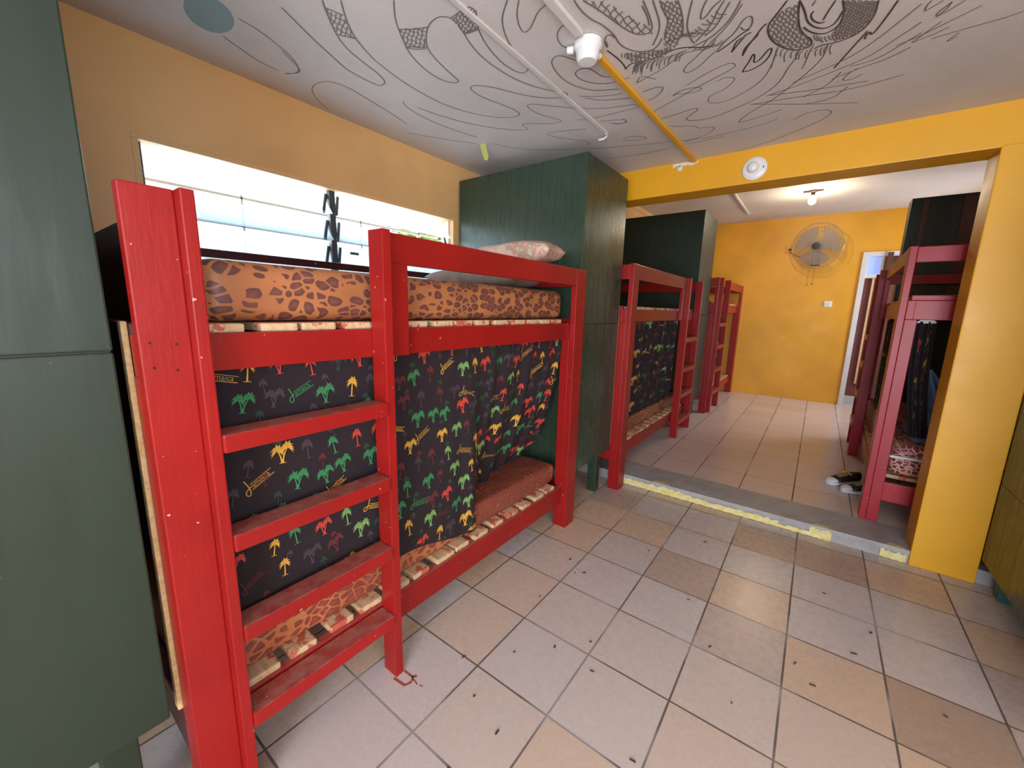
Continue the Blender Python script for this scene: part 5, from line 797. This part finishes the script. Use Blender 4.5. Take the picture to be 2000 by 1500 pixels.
# wall fan
def fan():
    t = thing('wall_fan', 'round grey wall fan on the far orange wall', 'fan', (-0.17, YF, 2.28))
    hc = Vector((0.0, -0.30, 0.16)); ax = Vector((-0.22, -1, -0.16)).normalized(); q = ax.to_track_quat('Z', 'Y'); Rr = 0.315
    b = MB(); b.box(-0.055, 0.055, -0.02, 0, -0.10, 0.02, 0.004); b.box(-0.035, 0.035, -0.055, -0.018, -0.085, -0.02, 0.006); b.build('wall_plate', M['brown_plastic'], t)
    b = MB(); b.tube([(0, -0.03, -0.03), (0, -0.12, 0.0), (0.0, -0.17, 0.09), tuple(hc-ax*0.13)], 0.014, 10); b.build('arm', M['brown_plastic'], t, smooth=True)
    b = MB(); b.lathe([(0, -0.17), (0.05, -0.165), (0.062, -0.12), (0.062, -0.07), (0.05, -0.045), (0, -0.04)], hc, ax, 24); b.build('motor_housing', M['grille'], t, smooth=True)
    b = MB()
    for k_ in range(3):
        a0 = k_*2*PI/3+0.4
        rows = []
        for i in range(7):
            r = 0.045+i*0.038; wdt = 0.50+0.38*math.sin(i/6*PI*0.75); row = []
            for j in range(7):
                a = a0+(j/6-0.5)*wdt*2; row.append(b.bm.verts.new(hc+q @ Vector((r*math.cos(a), r*math.sin(a), 0.018*(j/6-0.5)))))
            rows.append(row)
        for i in range(6):
            for j in range(6): f = b.bm.faces.new((rows[i][j], rows[i+1][j], rows[i+1][j+1], rows[i][j+1])); f.smooth = True
    b.build('blades', M['blade'], t)
    b = MB(); b.lathe([(0, 0.03), (0.03, 0.028), (0.036, 0.0), (0.036, -0.03)], hc, ax, 20); b.build('blade_hub', M['dark_metal'], t, smooth=True)
    b = MB()
    for (r, h, rr) in ((Rr, 0.0, 0.006), (0.255, 0.042, 0.0014), (0.21, 0.058, 0.0014), (0.16, 0.068, 0.0014), (0.11, 0.073, 0.0014), (0.255, -0.04, 0.0014), (0.16, -0.055, 0.0014)):
        b.tube([hc+q @ Vector((r*math.cos(a*PI/24), r*math.sin(a*PI/24), h)) for a in range(48)], rr, 6, closed=True)
    for k_ in range(60):
        a = k_*2*PI/60; c_, s_ = math.cos(a), math.sin(a)
        b.tube([hc+q @ Vector((r*c_, r*s_, h)) for r, h in ((0.05, 0.074), (0.16, 0.068), (0.26, 0.050), (Rr, 0.0))], 0.0012, 4)
        b.tube([hc+q @ Vector((r*c_, r*s_, h)) for r, h in ((0.05, -0.06), (0.16, -0.055), (0.26, -0.045), (Rr, 0.0))], 0.0012, 4)
    b.build('grille', M['grille'], t, smooth=True)
    b = MB(); b.lathe([(0.052, 0.070), (0.05, 0.080), (0, 0.084)], hc, ax, 24); plabel(b.build('badge', M['dark_metal'], t, smooth=True), 'dark centre badge')
    for dx in (-0.055, 0.01):
        b = MB(); b.tube([(dx, -0.05, -0.085), (dx-0.01, -0.05, -0.25), (dx-0.012, -0.05, -0.37+0.1*dx)], 0.0016, 6); b.sphere((dx-0.012, -0.05, -0.375+0.1*dx), 0.008, 0.008, 0.012)
        b.build('pull_cord', M['brown_plastic'], t, smooth=True)
fan()
t = thing('wall_socket', 'small socket box just left of the wall fan', 'socket', (-0.52, YF, 2.44))
b = MB(); b.box(-0.05, 0.05, -0.02, 0, -0.05, 0.05, 0.004); b.build('box', M['orange'], t)
b = MB(); b.box(-0.022, 0.022, -0.03, -0.019, -0.012, 0.016, 0.003); b.tube([(0, -0.028, -0.01), (0.02, -0.03, -0.05), (0.1, -0.02, -0.10), (0.24, -0.02, -0.16)], 0.004, 6); b.build('plug', M['brown_plastic'], t)
t = thing('light_switch', 'white double switch plate on the far orange wall, below and right of the fan', 'switch', (0.066, YF, 1.607))
b = MB(); b.box(-0.05, 0.05, -0.012, 0, -0.043, 0.043, 0.004); b.build('plate', M['white_plastic'], t)
for x in (-0.018, 0.018):
    b = MB(); b.box(x-0.012, x+0.012, -0.017, -0.0115, -0.02, 0.02, 0.002); b.build('rocker', M['white_plastic'], t)

# far door
root = bpy.data.objects.new('door_1', None); C.objects.link(root); root.location = (DX0, YF, ZF); root['kind'] = 'structure'; root['label'] = 'maroon door in a white frame with blue transom pane'
H = DZ-ZF; Wd = DX1-DX0
b = MB(); b.box(-0.02, 0.045, -0.02, 0.10, 0, H+0.02, 0.004); b.box(Wd-0.045, Wd+0.02, -0.02, 0.10, 0, H+0.02, 0.004); b.box(0.045, Wd-0.045, -0.02, 0.10, H-0.045, H+0.02, 0.004); b.box(0.045, Wd-0.045, -0.01, 0.09, 1.905, 1.955, 0.004); b.box(0.195, 0.225, -0.01, 0.09, 1.955, H-0.045, 0.003)
b.build('door_frame', M['white'], root)
b = MB(); b.box(0.045, 0.195, 0.04, 0.046, 1.955, H-0.045, 0); plabel(b.build('transom_pane', M['bluepane'], root), 'sky blue transom glass')
b = MB(); b.box(0.225, Wd-0.045, 0.04, 0.06, 1.955, H-0.045, 0); b.build('transom_board', M['brown'], root)
b = MB(); b.box(0.0, 0.80, -0.02, 0.02, 0.15, 1.90, 0.004); b.box(0.10, 0.70, -0.026, -0.02, 0.3, 0.95, 0.004); b.box(0.10, 0.70, -0.026, -0.02, 1.05, 1.75, 0.004)
leaf = b.build('door_leaf', M['maroon'], root); leaf.location = (0.05, 0.07, 0)
b = MB(); b.box(-0.012, 0.012, -0.012, 0.012, 0.35, 1.90, 0.003)
o = b.build('chipped_edge', M['pine_clean'], leaf); o.location = (0.095, -0.042, 0); plabel(o, 'rough unpainted edge of the door')
b = MB(); b.box(-0.03, 0.03, -0.02, 0.0, 0.0, 0.25, 0.003, mat=Matrix.Translation((0, 0, 2.0)))
tag(b.build('wall_board', M['brown'], loc=(0.68, YF-0.03, ZF)), 'narrow dark brown board beside the door transom', 'board')
